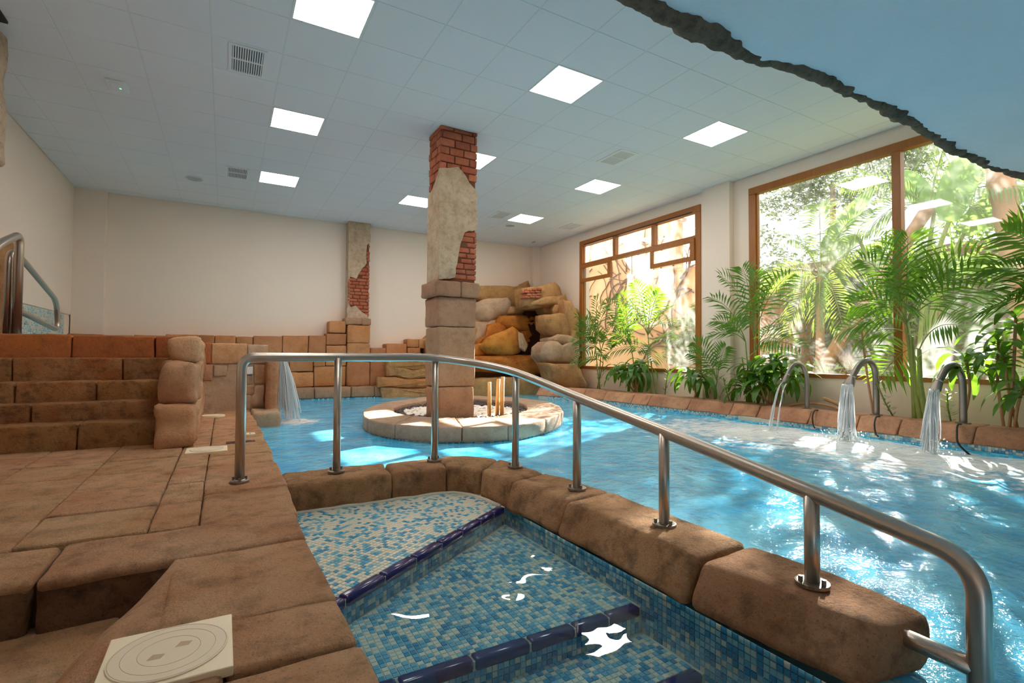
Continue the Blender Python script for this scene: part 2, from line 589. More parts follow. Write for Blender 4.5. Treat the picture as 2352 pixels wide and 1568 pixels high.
def closed_spline(pts, n=8):
    P = [Vector(p) for p in pts]
    L = len(P)
    out = []
    for i in range(L):
        p0, p1, p2, p3 = P[i - 1], P[i], P[(i + 1) % L], P[(i + 2) % L]
        for k in range(n):
            t = k / n
            out.append(0.5 * ((2 * p1) + (p2 - p0) * t + (2 * p0 - 5 * p1 + 4 * p2 - p3) * t * t + (3 * p1 - p0 - 3 * p2 + p3) * t ** 3))
    return out


def lerp(a, b, t):
    return a + (b - a) * t


def interp(x, xs, ys):
    if x <= xs[0]:
        return ys[0]
    for i in range(len(xs) - 1):
        if x <= xs[i + 1]:
            return lerp(ys[i], ys[i + 1], (x - xs[i]) / (xs[i + 1] - xs[i]))
    return ys[-1]


def in_poly(x, y, poly):
    c = False
    j = len(poly) - 1
    for i in range(len(poly)):
        xi, yi = poly[i]
        xj, yj = poly[j]
        if (yi > y) != (yj > y) and x < (xj - xi) * (y - yi) / (yj - yi) + xi:
            c = not c
        j = i
    return c


def tesserae(name, origin, u, v, poly, pitch, parent, weights=(0.42, 0.2, 0.24, 0.14), seed=1, h=0.003, gap=0.0022):
    """Real little mosaic tiles standing proud of a grout bed, joined as one part."""
    rnd = random.Random(seed)
    o, u, v = Vector(origin), Vector(u).normalized(), Vector(v).normalized()
    n = u.cross(v)
    xs = [p[0] for p in poly]
    ys = [p[1] for p in poly]
    mb = MB()
    a = (pitch - gap) / 2
    y = min(ys) + pitch / 2
    while y < max(ys):
        x = min(xs) + pitch / 2
        while x < max(xs):
            if in_poly(x, y, poly):
                c = o + u * x + v * y
                mi = rnd.choices(range(4), weights)[0]
                hh = h * rnd.uniform(0.85, 1.15)
                b = [c + u * sx * a + v * sy * a for sx, sy in ((-1, -1), (1, -1), (1, 1), (-1, 1))]
                t = [c + u * sx * a * 0.9 + v * sy * a * 0.9 + n * hh for sx, sy in ((-1, -1), (1, -1), (1, 1), (-1, 1))]
                mb.add(b + t, [(4, 5, 6, 7), (0, 1, 5, 4), (1, 2, 6, 5), (2, 3, 7, 6), (3, 0, 4, 7)], mi)
            x += pitch
        y += pitch
    ob = mb.build(name, MOSAIC, parent)
    ob['kind'] = 'stuff'
    return ob


# ================================================================ SETTING
# ---- ceiling with lay-in tiles
TILE_SKIP = {}
LIGHTS = [(i, j) for i in (4, 8, 12) for j in (-3, 1, 5)] + [(4, -7)]  # last panel is added out of view to brighten the near deck
ceil = MB().box(WL - 0.2, WR + 0.3, -3.2, WB + 0.3, CZ + 0.05, CZ + 0.3)
ceil = struct('ceiling', ceil, M['ceil'], 'white suspended ceiling of square lay-in tiles')
tile_mesh = None
g = 0.007
full = MB()
full.add([(g, g, 0.0), (0.6 - g, g, 0), (0.6 - g, 0.6 - g, 0), (g, 0.6 - g, 0), (g - .006, g - .006, .012), (.606 - g, g - .006, .012), (.606 - g, .606 - g, .012), (g - .006, .606 - g, .012)],
         [(3, 2, 1, 0), (0, 1, 5, 4), (1, 2, 6, 5), (2, 3, 7, 6), (3, 0, 4, 7)])
tile_mesh = full.mesh('ceiling_tile', M['ceil'])
x_lo, x_hi = WL, WR - 0.01
for i in range(-1, 16):
    for j in range(-7, 10):
        if (i, j) in LIGHTS:
            continue
        X0, Y0 = GX + 0.6 * i, GY + 0.6 * j
        if X0 >= x_lo and X0 + 0.6 <= x_hi and Y0 + 0.6 <= WB:
            o = bpy.data.objects.new('ceiling_tile', tile_mesh)
            o.location = (X0, Y0, CZ)
            C.objects.link(o)
            o.parent = ceil
        else:
            a, b, c, d = max(X0, x_lo) + g, min(X0 + 0.6, x_hi) - g, Y0 + g, min(Y0 + 0.6, WB) - g
            if b - a > 0.03 and d - c > 0.03:
                MB().box(a, b, c, d, CZ, CZ + 0.012).build('ceiling_tile', M['ceil'], ceil)
for i in range(0, 16):
    x = GX + 0.6 * i
    MB().box(x - 0.012, x + 0.012, 1.7, WB, CZ + 0.002, CZ + 0.02).build('ceiling_runner', M['tbar'], ceil)
for j in range(-7, 10):
    y = GY + 0.6 * j
    MB().box(WL, WR, y - 0.008, y + 0.008, CZ + 0.003, CZ + 0.02).build('ceiling_cross_bar', M['tbar'], ceil)
# plain remainder of the ceiling behind the viewer
MB().box(WL, WR, -3.0, 1.695, CZ, CZ + 0.04).build('ceiling_panel', M['ceil'], ceil)

# ---- walls
w = MB().box(WL - 0.25, WL, -3.2, WB + 0.25, 1.415, CZ + 0.1)
w.box(WL - 0.25, WL - 0.02, -3.2, WB + 0.25, -0.3, 1.415)
wall_left = struct('wall_left', w, M['wall'], 'white plastered left wall stopping above a blue mosaic band')
tesserae('mosaic_band', (WL - 0.018, 6.4, 0.86), (0, 1, 0), (0, 0, 1), [(0, 0), (4.7, 0), (4.7, 0.545), (0, 0.545)], 0.03, wall_left, (0.5, 0.34, 0.11, 0.05), seed=5, gap=0.004)
w = MB().box(WL - 0.25, WR + 0.3, WB, WB + 0.25, -0.6, CZ + 0.1)
w.box(WL, -1.88, WB - 0.13, WB + 0.02, 0.9, CZ + 0.05)
w.box(7.12, WR + 0.02, WB - 0.16, WB + 0.02, 0.5, CZ + 0.05)
wall_back = struct('wall_back', w, M['wall'], 'white plastered far wall above the low stone cladding')
# right wall with two window openings
W1 = (6.12, 9.64, 0.45, 3.46)
W2 = (1.02, 5.17, 0.46, 3.46)
T = 0.28
w = MB()
ys = [-3.2, W2[0], W2[1], W1[0], W1[1], WB + 0.25]
w.box(WR, WR + T, ys[0], ys[1], -0.4, CZ + 0.1)
w.box(WR, WR + T, ys[2], ys[3], -0.4, CZ + 0.1)
w.box(WR, WR + T, ys[4], ys[5], -0.4, CZ + 0.1)
for (a, b, z0, z1) in (W1, W2):
    w.box(WR, WR + T, a, b, -0.4, z0)
    w.box(WR, WR + T, a, b, z1, CZ + 0.1)
wall_right = struct('wall_right', w, M['wall'], 'white plastered right wall with two timber windows')
MB().box(WR - 0.12, WR + 0.02, 5.45, 6.0, -0.1, CZ + 0.02).build('pilaster', M['wall'], wall_right)
struct('wall_rear', MB().box(WL - 0.25, WR + 0.3, -3.3, -3.1, -0.6, CZ + 0.1), M['wall'], 'plain white wall behind the viewer')

# ---- windows
def bar(mb, y0, y1, z0, z1, x0=WR - 0.02, x1=WR + 0.09):
    mb.rbox(x0, x1, y0, y1, z0, z1, r=0.006)
    return mb


def window(name, label, a, b, z0, z1, fw):
    root = MB()
    bar(root, a, b, z1 - fw, z1)
    bar(root, a, b, z0, z0 + fw * 0.55)
    bar(root, a, a + fw, z0 + fw * .55, z1 - fw)
    bar(root, b - fw, b, z0 + fw * .55, z1 - fw)
    root.box(WR + 0.015, WR + 0.07, a + fw, a + fw + 0.02, z0 + .06, z1 - fw)
    root.box(WR + 0.015, WR + 0.07, b - fw - 0.02, b - fw, z0 + .06, z1 - fw)
    o = struct(name, root, M['wood'], label)
    return o


win2 = window('window_2', 'large timber-framed picture window of two panes behind the fountains', W2[0], W2[1], W2[2], W2[3], 0.11)
bar(MB(), 3.06, 3.16, W2[2] + .06, W2[3] - .11).build('mullion', M['wood'], win2)
for a, b in ((1.13, 3.06), (3.16, 5.06)):
    MB().box(WR + 0.045, WR + 0.055, a, b, W2[2] + 0.06, W2[3] - 0.11).build('pane', M['glass'], win2)
win1 = window('window_1', 'timber-framed window with three top lights and two small open sashes', W1[0], W1[1], W1[2], W1[3], 0.12)
bar(MB(), W1[0] + .12, W1[1] - .12, 2.85, 2.925).build('transom', M['wood'], win1)
for y in (8.41, 7.265):
    bar(MB(), y - 0.045, y + 0.045, 2.925, W1[3] - .12).build('mullion', M['wood'], win1)
for a, b in ((W1[0] + .12, 7.22), (7.31, 8.365), (8.455, W1[1] - .12)):
    MB().box(WR + 0.04, WR + 0.05, a, b, 2.925, W1[3] - .12).build('pane', M['glass'], win1)
# lower glazing around the two sashes
MB().box(WR + 0.04, WR + 0.05, 7.32, 8.49, 2.46, 2.85).build('pane', M['glass'], win1)
MB().box(WR + 0.04, WR + 0.05, W1[0] + .12, W1[1] - .12, 0.51, 2.46).build('pane', M['glass'], win1)
MB().box(WR + 0.036, WR + 0.054, 7.915, 7.922, 2.46, 2.85).build('glazing_joint', M['groove'], win1)
for a, b in ((6.23, 7.31), (8.49, 9.57)):
    s = MB()
    x0, x1 = WR - 0.055, WR - 0.015
    for (c, d, e, f) in ((a, b, 2.80, 2.88), (a, b, 2.47, 2.555), (a, a + .10, 2.555, 2.80), (b - .08, b, 2.555, 2.80)):
        s.rbox(x0, x1, c, d, e, f, r=0.006)
    so = s.build('sash', M['wood'], win1)
    MB().box(WR - 0.038, WR - 0.032, a + .10, b - .08, 2.555, 2.80).build('pane', M['glass'], so)
MB().box(WR - 0.03, WR - 0.018, 6.3, 9.45, 3.345, 3.365).build('seal_strip', M['black'], win1)

# ---- floor: grout bed, then every paving stone
fb = MB()
fb.box(WL - 0.2, 0.28, 2.32, 8.6, -0.5, -0.028)
fb.box(-0.13, 0.28, -1.5, 2.32, -0.5, -0.03)
fb.box(WL - 0.2, -0.1, -1.5, 2.4, -0.5, -0.205)
floor = struct('floor', fb, M['deck_joint'], 'sandstone-look deck of uneven paving beside the pool')
seed = [10]


def pave(a, b, c, d, z1=0.0, th=0.07, n=None, gap=0.004, amp=0.004, mat='deck', r=0.009):
    """corner points a b c d (anticlockwise)"""
    seed[0] += 3.7
    P = [Vector((p[0], p[1], 0)) for p in (a, b, c, d)]
    cen = sum(P, Vector()) / 4
    P = [p + (cen - p).normalized() * gap * 1.4 for p in P]
    lx = (P[1] - P[0]).length
    ly = (P[3] - P[0]).length
    nn = n or (max(2, int(lx / 0.09)), max(2, int(ly / 0.09)), 1)
    m = MB().quad_block(P[0], P[1], P[2], P[3], z1 - th + random.uniform(-.003, .003), z1 + random.uniform(-.004, .004), nn, r, amp, 5.0, seed[0])
    o = m.build('paving_stone', M[mat], floor, smooth=True)
    return o


rowsY = [2.66, 3.10, 3.55, 4.01, 4.48, 5.0, 5.2]
colX = [-2.33, -1.78, -1.137, -0.707, -0.272, -0.085]
for j in range(len(rowsY) - 1):
    for i in range(len(colX) - 1):
        if j == len(rowsY) - 2 and i < 4:
            pave((colX[i], rowsY[j]), (colX[i + 1], rowsY[j]), (colX[i + 1], 5.16), (colX[i], 5.16))
            continue
        pave((colX[i], rowsY[j] + (.015 if i == 3 else 0)), (colX[i + 1], rowsY[j]), (colX[i + 1], rowsY[j + 1]), (colX[i], rowsY[j + 1]))
eY = [2.64, 3.215, 3.97, 4.36, 4.9, 5.4, 5.95, 6.5, 7.1, 7.75, 8.3]
for j in range(len(eY) - 1):
    e0 = 0.325 if eY[j] < 6 else 0.31
    pave((-0.085, eY[j]), (e0 + .02 * (j % 2), eY[j]), (e0 + .015, eY[j + 1]), (-0.085, eY[j + 1]), th=0.2, amp=0.006, r=0.016)
for y0, y1 in ((5.2, 5.75), (5.75, 6.3), (6.3, 6.95), (6.95, 7.75)):
    pave((-0.22, y0), (-0.085, y0), (-0.085, y1), (-0.22, y1))
# band at the head of the low step, and the big stones along the pool edge
pave((-1.3, 2.26), (-0.54, 2.26), (-0.54, 2.65), (-1.3, 2.66), th=0.045, amp=0.007, r=0.018)
pave((-2.33, 2.26), (-1.3, 2.26), (-1.3, 2.66), (-2.33, 2.66), th=0.045, amp=0.007, r=0.018)
pave((-0.535, 2.255), (0.315, 2.275), (0.32, 2.645), (-0.535, 2.64), th=0.045, amp=0.007, r=0.018)
pave((-0.155, 1.675), (0.325, 1.66), (0.315, 2.27), (-0.15, 2.255), th=0.2, amp=0.008, r=0.018)
pave((0.015, 1.40), (0.33, 1.385), (0.325, 1.66), (0.015, 1.675), th=0.2, amp=0.007, r=0.016)
pave((-0.30, 1.29), (0.015, 1.385), (0.015, 1.675), (-0.24, 1.70), th=0.2, amp=0.005, r=0.014)
pave((-0.02, 0.95), (0.345, 0.95), (0.33, 1.385), (-0.02, 1.39), th=0.2, amp=0.007, r=0.016)
pave((-0.36, 0.95), (-0.02, 0.95), (-0.02, 1.385), (-0.32, 1.29), th=0.2, amp=0.007, r=0.016)
# flared stone that runs from the deck down to the low step
foot = [(-0.19, 2.29), (-0.35, 2.06), (-0.41, 1.9), (-0.45, 1.6), (-0.50, 1.25), (-0.55, 0.9)]
head = [(-0.14, 2.27), (-0.15, 1.95), (-0.20, 1.76), (-0.27, 1.62), (-0.31, 1.25), (-0.34, 0.9)]
fl = MB()
vs, fs = [], []
NS, NT_ = 24, 11
for i in range(NS + 1):
    t = i / NS * (len(foot) - 1)
    k = min(int(t), len(foot) - 2)
    u = t - k
    f0 = Vector((*foot[k], 0)).lerp(Vector((*foot[k + 1], 0)), u)
    h0 = Vector((*head[k], 0)).lerp(Vector((*head[k + 1], 0)), u)
    for j in range(NT_ + 1):
        s_ = min(1.0, j / (NT_ - 2))
        p = f0.lerp(h0, s_)
        if j > NT_ - 2:
            p = p + Vector((0.09 * (j - NT_ + 2), 0, 0))
        z = -0.19 + 0.182 * math.sin(min(1, s_ * 1.05) * math.pi / 2)
        q = Vector((p.x, p.y, z))
        q += noise.noise_vector(q * 6) * 0.007
        vs.append(q)
for i in range(NS):
    for j in range(NT_):
        a = i * (NT_ + 1) + j
        fs.append((a, a + 1, a + NT_ + 2, a + NT_ + 1))
fl.add(vs, fs)
fl.build('paving_stone', M['deck'], floor, smooth=True)
for (x0, x1, y0, y1) in ((-1.5, -0.86, 1.55, 2.3), (-0.86, -0.30, 1.75, 2.33), (-0.86, -0.36, 0.9, 1.75), (-1.5, -0.86, 0.9, 1.55)):
    pave((x0, y0), (x1, y0), (x1, y1), (x0, y1), z1=-0.175, th=0.05, amp=0.006)
# vertical stones of the step down
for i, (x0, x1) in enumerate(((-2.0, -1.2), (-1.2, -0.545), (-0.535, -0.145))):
    MB().rbox(x0 + .004, x1 - .004, 2.262, 2.40, -0.21, -0.018, (max(3, int((x1 - x0) / .06)), 2, 3), 0.02, 0.012, 6, 3.3 * i).build('riser_stone', M['grimy_shaded'], floor, smooth=True)

# ---- pool basin
pb = MB()
pb.box(0.26, 6.9, -3.0, 11.4, -1.5, -1.3)
pb.box(0.24, 0.30, -1.5, 8.4, -1.35, -0.2)
pb.box(0.2, 6.9, 11.2, 11.5, -1.35, -0.25)
pb.box(6.45, 6.9, -3.0, 9.4, -1.35, -0.16)
pb.box(0.2, 6.9, -3.1, -2.9, -1.35, 0.0)
basin = struct('pool_basin', pb, M['basin'], 'turquoise mosaic basin of the main pool')

# ---- main pool water: a gently rippled sheet
def step_zone(x, y):
    return (x < 1.72 and y < 3.4)


mb = MB()
x0, x1, y0, y1 = 0.27, 6.62, -2.9, 11.35
dx = 0.055
nx, ny = int((x1 - x0) / dx), int((y1 - y0) / dx)
ids = {}


def wv(i, j):
    if (i, j) not in ids:
        x, y = x0 + i * dx, y0 + j * dx
        near = min(math.hypot(x - a, y - b) for a, b in JETS)
        amp = 0.006 + 0.022 * math.exp(-(near / 1.1) ** 2)
        z = WATER + amp * (noise.noise((x * 2.3, y * 2.3, 0)) + 0.6 * noise.noise((x * 5.7, y * 5.7, 3)))
        ids[(i, j)] = len(mb.v)
        mb.v.append((x, y, z))
    return ids[(i, j)]


for i in range(nx):
    for j in range(ny):
        cx, cy = x0 + (i + .5) * dx, y0 + (j + .5) * dx
        if step_zone(cx, cy):
            continue
        mb.f.append((wv(i, j), wv(i + 1, j), wv(i + 1, j + 1), wv(i, j + 1)))
        mb.m.append(0)
wo = mb.build('pool_water', M['water'], None, True)
wo['kind'] = 'structure'
wo['label'] = 'rippled turquoise water of the main pool, foaming below the fountains'
m = MB()
m.add([(0.30, -0.3, WATER), (1.72, -0.3, WATER), (1.72, 3.4, WATER), (0.30, 3.4, WATER)], [(0, 1, 2, 3)])
so = m.build('step_pool_water', M['calm'])
so['kind'] = 'structure'
so['label'] = 'still clear water over the mosaic entry steps'

# ================================================================ ENTRY STEPS (mosaic)
PZ = -0.168
steps = thing('pool_entry_steps', 'blue and cream mosaic entry steps with navy tile nosings', 'steps', (0.9, 2.0, -0.6))
nosA, nosB = Vector((0.33, 1.945, 0)), Vector((1.50, 2.725, 0))
plat = [(0.30, 3.30), (0.30, 1.93), (1.52, 2.74), (1.52, 3.30)]
m = MB()
m.prism([(x, y, PZ - 0.002) for x, y in plat], (0, 0, -1.0))
fix_normals(m.build('top_platform', M['grout'], steps))
MW = (0.62, 0.08, 0.20, 0.10)
tesserae('platform_mosaic', (0, 0, PZ - 0.002), (0.832, 0.555, 0), (-0.555, 0.832, 0),
         [(x * 0.832 + y * 0.555, -x * 0.555 + y * 0.832) for x, y in ((0.33, 3.22), (0.33, 2.0), (1.47, 2.76), (1.44, 3.02), (1.32, 3.19), (1.0, 3.21))], 0.0225, steps, MW, 2)
# pale mortar line where the platform meets the wall
mm = MB()
mm.tube([Vector((x, y, PZ)) + noise.noise_vector(Vector((x * 9, y * 9, 0))) * 0.006 for x, y in [(lerp(0.33, 1.25, k / 24), 3.195) for k in range(25)] + [(1.36, 3.17), (1.43, 3.08), (1.475, 2.95), (1.485, 2.76)]], 0.014, 6)
mm.build('mortar_bead', M['grout'], steps, True)
S2 = -0.27
m = MB().prism([(0.30, 2.0, S2 - .002), (0.30, 1.57, S2 - .002), (1.52, 1.57, S2 - .002), (1.52, 2.75, S2 - .002)], (0, 0, -0.9))
fix_normals(m.build('middle_step', M['grout'], steps))
MB2 = (0.40, 0.12, 0.32, 0.16)
tesserae('step_mosaic', (0, 0, S2 - .002), (1, 0, 0), (0, 1, 0), [(0.33, 1.61), (1.50, 1.61), (1.50, 2.70), (0.33, 1.93)], 0.0225, steps, MB2, 3)
S3 = -0.37
m = MB().box(0.30, 1.52, 1.255, 1.57, S3 - 0.8, S3 - .002)
m.build('lower_step', M['grout'], steps)
tesserae('step_mosaic', (0, 0, S3 - .002), (1, 0, 0), (0, 1, 0), [(0.33, 1.30), (1.50, 1.30), (1.50, 1.57), (0.33, 1.57)], 0.0225, steps, MB2, 4)
m = MB().box(0.30, 1.52, 0.2, 1.255, -1.2, -0.49)
m.build('bottom_step', M['grout'], steps)
tesserae('step_mosaic', (0, 0, -0.49), (1, 0, 0), (0, 1, 0), [(0.33, 0.5), (1.50, 0.5), (1.50, 1.25), (0.33, 1.25)], 0.0225, steps, MB2, 5)
# risers
du = (nosB - nosA).normalized()
L1 = (nosB - nosA).length
nn = Vector((du.y, -du.x, 0))
tesserae('riser_mosaic', nosA + nn * 0.001 + Vector((0, 0, S2)), du, (0, 0, 1), [(0, 0), (L1, 0), (L1, 0.07), (0, 0.07)], 0.0225, steps, (0.2, 0.2, 0.35, 0.25), 6)
tesserae('riser_mosaic', (0.30, 1.566, S3), (1, 0, 0), (0, 0, 1), [(0, 0), (1.2, 0), (1.2, 0.07), (0, 0.07)], 0.0225, steps, (0.2, 0.2, 0.35, 0.25), 7)
# navy nosing tiles


def nosing(a, b, z, cuts):
    a, b = Vector((*a, 0)), Vector((*b, 0))
    d = (b - a).normalized()
    n = Vector((-d.y, d.x, 0))
    L = (b - a).length
    gm = MB()
    gm.quad_block(a - n * .0, b, b + n * .042, a + n * .042, z - .034, z - .002, r=0.003)
    gm.build('nosing_grout', M['grout'], steps)
    for t0, t1 in zip(cuts[:-1], cuts[1:]):
        p, q = a + d * (L * t0 + .0025), a + d * (L * t1 - .0025)
        MB().quad_block(p - n * .008, q - n * .008, q + n * .045, p + n * .045, z - .036, z + .006, (1, 2, 1), 0.012).build('nosing_tile', M['navy'], steps, True)


nosing((0.33, 1.945), (1.50, 2.725), PZ, [0.0, 0.075, 0.235, 0.385, 0.53, 0.665, 0.80, 0.91, 1.0])
nosing((0.33, 1.566), (1.50, 1.566), S2, [0, 0.14, 0.36, 0.55, 0.72, 0.86, 1.0])
nosing((0.33, 1.255), (1.50, 1.255), S3, [0, 0.2, 0.4, 0.6, 0.8, 1.0])

# ================================================================ DIVIDING WALL
dw = thing('pool_dividing_wall', 'thick sandstone-look wall curving round the entry steps and carrying the handrail', 'wall', (1.7, 2.0, -0.6))
BOT = -0.30


def wstone(inner, outer, sd, n=None, lean=0.0, r=0.026, amp=0.009, BOT=-0.20):
    """inner / outer: short polylines of equal parameter; curved block between them"""
    I = [Vector((*p, 0)) for p in inner]
    O = [Vector((*p, 0)) for p in outer]

    def along(P, t):
        t = t * (len(P) - 1)
        k = min(int(t), len(P) - 2)
        return P[k].lerp(P[k + 1], t - k)
    L = sum((I[k + 1] - I[k]).length for k in range(len(I) - 1))
    L2 = sum((O[k + 1] - O[k]).length for k in range(len(O) - 1))
    L = (L + L2) / 2
    W = (I[0] - O[0]).length
    H = -BOT
    gap = 0.003 / L

    def fn(x, y, z):
        u = gap + (1 - 2 * gap) * x / L
        v = y / W
        p = along(O, u).lerp(along(I, u), v)
        if lean:
            p = p + (along(I, u) - along(O, u)).normalized() * lean * v * (1 - z / H)
        return (p.x, p.y, BOT + z)
    nn = n or (max(3, int(L / 0.05)), 6, 5)
    m = MB().block(fn, (L, W, H), nn, r, amp, 5.0, sd)
    fix_normals(m.build('wall_stone', M['coping'], dw, True))


wstone([(0.325, 3.215), (0.64, 3.20), (0.948, 3.20)], [(0.325, 3.575), (0.65, 3.56), (0.99, 3.54)], 1.0)
wstone([(0.948, 3.20), (1.15, 3.235), (1.326, 3.215)], [(0.99, 3.54), (1.2, 3.555), (1.411, 3.56)], 2.3)
wstone([(1.326, 3.215), (1.43, 3.15), (1.496, 3.04)], [(1.411, 3.56), (1.62, 3.52), (1.764, 3.29)], 3.1)
wstone([(1.496, 3.04), (1.525, 2.86), (1.53, 2.685)], [(1.764, 3.29), (1.80, 3.07), (1.82, 2.76)], 4.9, lean=0.03, BOT=-0.176)
wstone([(1.53, 2.685), (1.57, 2.44), (1.578, 2.187)], [(1.82, 2.76), (1.88, 2.5), (1.895, 2.206)], 5.3, lean=0.07, BOT=-0.172)
wstone([(1.578, 2.187), (1.585, 1.77), (1.568, 1.335)], [(1.895, 2.206), (1.90, 1.77), (1.89, 1.355)], 6.2, lean=0.075, BOT=-0.172)
wstone([(1.558, 1.325), (1.582, 1.05), (1.605, 0.735)], [(1.885, 1.345), (1.915, 1.0), (1.845, 0.70)], 7.7, lean=0.08, r=0.04, BOT=-0.172)
m = MB().box(1.515, 1.86, 0.72, 2.9, -1.3, -0.25)
m.box(0.28, 1.86, 3.2, 3.5, -1.3, -0.25)
m.build('wall_core', M['grout'], dw)
tesserae('wall_mosaic', (1.513, 2.85, -0.8), (0, -1, 0), (0, 0, 1), [(0, 0), (2.12, 0), (2.12, 0.63), (0, 0.63)], 0.0225, dw, (0.16, 0.26, 0.34, 0.24), 8)
# ================================================================ HANDRAIL
rail = thing('pool_handrail', 'long brushed steel handrail on seven posts along the stone wall into the pool', 'handrail', (1.7, 2.0, 0.0))
pts = fillet([(0.094, 3.41, 0.0), (0.094, 3.41, 0.738), (0.55, 3.405, 0.739)], 0.075, 8)
mid = spline([(0.55, 3.405, 0.739), (0.95, 3.42, 0.739), (1.28, 3.425, 0.737), (1.53, 3.32, 0.705), (1.69, 3.08, 0.66), (1.738, 2.78, 0.605), (1.745, 2.32, 0.522), (1.728, 1.647, 0.418), (1.715, 0.985, 0.306)], 8)
end = fillet([(1.715, 0.985, 0.306), (1.722, 0.56, 0.226), (1.722, 0.56, -0.9)], 0.10, 8)
rp = pts[:-1] + mid[:-1] + end
MB().tube(rp, 0.0275, 16).build('rail', M['steel'], rail, True)
MB().tube([(1.722, 0.80, -0.045), (1.722, 0.56, -0.052)], 0.025, 14).build('lower_rail', M['steel'], rail, True)


def baseplate(parent, x, y, z=0.0, r=0.052):
    MB().tube([(x, y, z - .004), (x, y, z + 0.007), (x, y, z + .008)], [r, r, r * 0.9], 20).build('base_plate', M['steel_dull'], parent)
    for k in range(3):
        a = 0.5 + k * 2.094
        bx, by = x + math.cos(a) * r * .74, y + math.sin(a) * r * .74
        MB().cyl((bx, by), 0.0075, z + .006, z + .026, 8).build('bolt', M['steel_dull'], parent)


b0 = MB().tube([(0.094, 3.41, 0.0), (0.094, 3.41, 0.02)], 0.031, 14).build('post_foot', M['steel'], rail, True)
baseplate(b0, 0.094, 3.41, 0.006)
for (x, y, zt) in ((0.642, 3.40, .735), (1.318, 3.43, .733), (1.725, 2.98, .64), (1.747, 2.322, .52), (1.724, 1.647, .416), (1.712, 0.985, .304)):
    p = MB().tube([(x, y, -0.004), (x, y, zt)], 0.0235, 14).build('post', M['steel'], rail, True)
    baseplate(p, x, y, 0.008)

# ================================================================ SKIMMER COVERS
def cover(label, cx, cy, w, d, rr, z=0.006, holes=True):
    t = thing('deck_cover', label, 'cover', (cx, cy, z), 'pool deck covers')
    m = MB().rbox(cx - w / 2, cx + w / 2, cy - d / 2, cy + d / 2, z - 0.02, z + 0.005, r=0.003)
    m.build('frame', M['cover'], t)
    lm = MB().tube([(cx, cy, z + .002), (cx, cy, z + .0085), (cx, cy, z + .009)], [rr, rr, rr * .985], 40)
    lid = lm.build('lid', M['cover_lid'], t)
    for k in (0.97, 0.78, 0.52):
        ring = [(cx + math.cos(a) * rr * k, cy + math.sin(a) * rr * k, z + .0088) for a in [i * math.tau / 40 for i in range(41)]]
        MB().tube(ring, 0.0008, 4, caps=False).build('groove', M['groove'], lid)
    if holes:
        for s in (-1, 1):
            hx, hy = cx + s * 0.028, cy + s * 0.018
            MB().add([(hx - .018, hy - .010, z + .0095), (hx + .012, hy - .012, z + .0095), (hx + .020, hy + .006, z + .0095), (hx - .006, hy + .014, z + .0095)], [(0, 1, 2, 3)]).build('finger_hole', M['groove'], lid)
    return t


cover('square ivory plastic deck cover with a round lid, nearest the viewer', -0.105, 1.545, 0.277, 0.28, 0.128)
cover('square ivory deck cover at the foot of the stairs beside the cheek wall', -0.102, 4.64, 0.28, 0.245, 0.115, holes=False)
t = thing('deck_cover', 'round ivory deck cover lying farthest away by the raised pool wall', 'cover', (-0.1, 7.12, 0.01), 'pool deck covers')
MB().tube([(-0.1, 7.12, -0.01), (-0.1, 7.12, 0.014), (-0.1, 7.12, .016)], [.125, .125, .12], 28).build('lid', M['cover'], t)
MB().cyl((-0.1, 7.12), 0.1, 0.014, 0.018, 24).build('lid_disc', M['cover_lid'], t)
t = thing('floor_plate', 'small ivory plate in the deck edge behind the first rail post', 'plate', (0.2, 5.35, 0.01))
MB().rbox(0.12, 0.27, 5.3, 5.42, -0.01, 0.012, r=0.004).build('plate', M['cover'], t)
for k in range(3):
    MB().box(0.15 + k * .035, 0.162 + k * .035, 5.32, 5.40, 0.012, 0.0135).build('slot', M['groove'], t)
t = thing('floor_socket', 'dark metal socket in the deck behind the first rail post', 'socket', (0.15, 4.95, 0.01))
MB().rbox(0.03, 0.25, 4.90, 4.99, -0.01, 0.007, r=0.004).build('socket_plate', M['mortar'], t)
MB().box(0.06, 0.12, 4.92, 4.97, 0.007, 0.010).build('slot', M['black'], t)
MB().box(0.15, 0.22, 4.92, 4.97, 0.007, 0.010).build('slot', M['black'], t)

# ================================================================ STAIRS
st = thing('stone_staircase', 'five-step sandstone-look staircase rising to the raised pool at left', 'stairs', (-1.4, 5.7, 0))
SR = [(5.15, 0.0, 0.20, [-2.4, -0.99, -0.46]), (5.40, 0.19, 0.345, [-2.4, -1.33, -0.45]), (5.65, 0.335, 0.51, [-2.4, -1.49, -0.96, -0.44]),
      (5.90, 0.50, 0.712, [-2.4, -1.58, -0.82, -0.43]), (6.15, 0.70, 0.925, [-2.4, -1.24, -0.60, -0.40])]
k = 0
for (y, z0, z1, xs) in SR:
    for a, b in zip(xs[:-1], xs[1:]):
        k += 1
        o = MB().rbox(a + .004, b - .004, y, y + 0.33, z0 - .02, z1, (max(3, int((b - a) / .07)), 3, 4), 0.016, 0.008, 6, k * 2.2)
        o.build('stair_stone', M['step_red' if y > 6 else 'step'], st, True)
m = MB().box(-2.4, -0.46, 5.3, 6.3, -0.1, 0.12)
m.box(-2.4, -0.44, 6.2, 7.9, -0.1, 0.90)
m.build('stair_core', M['mortar'], st)
ck = thing('stair_cheek_wall', 'stepped buttress of pale rounded boulders beside the staircase', 'wall', (-0.33, 5.5, 0))
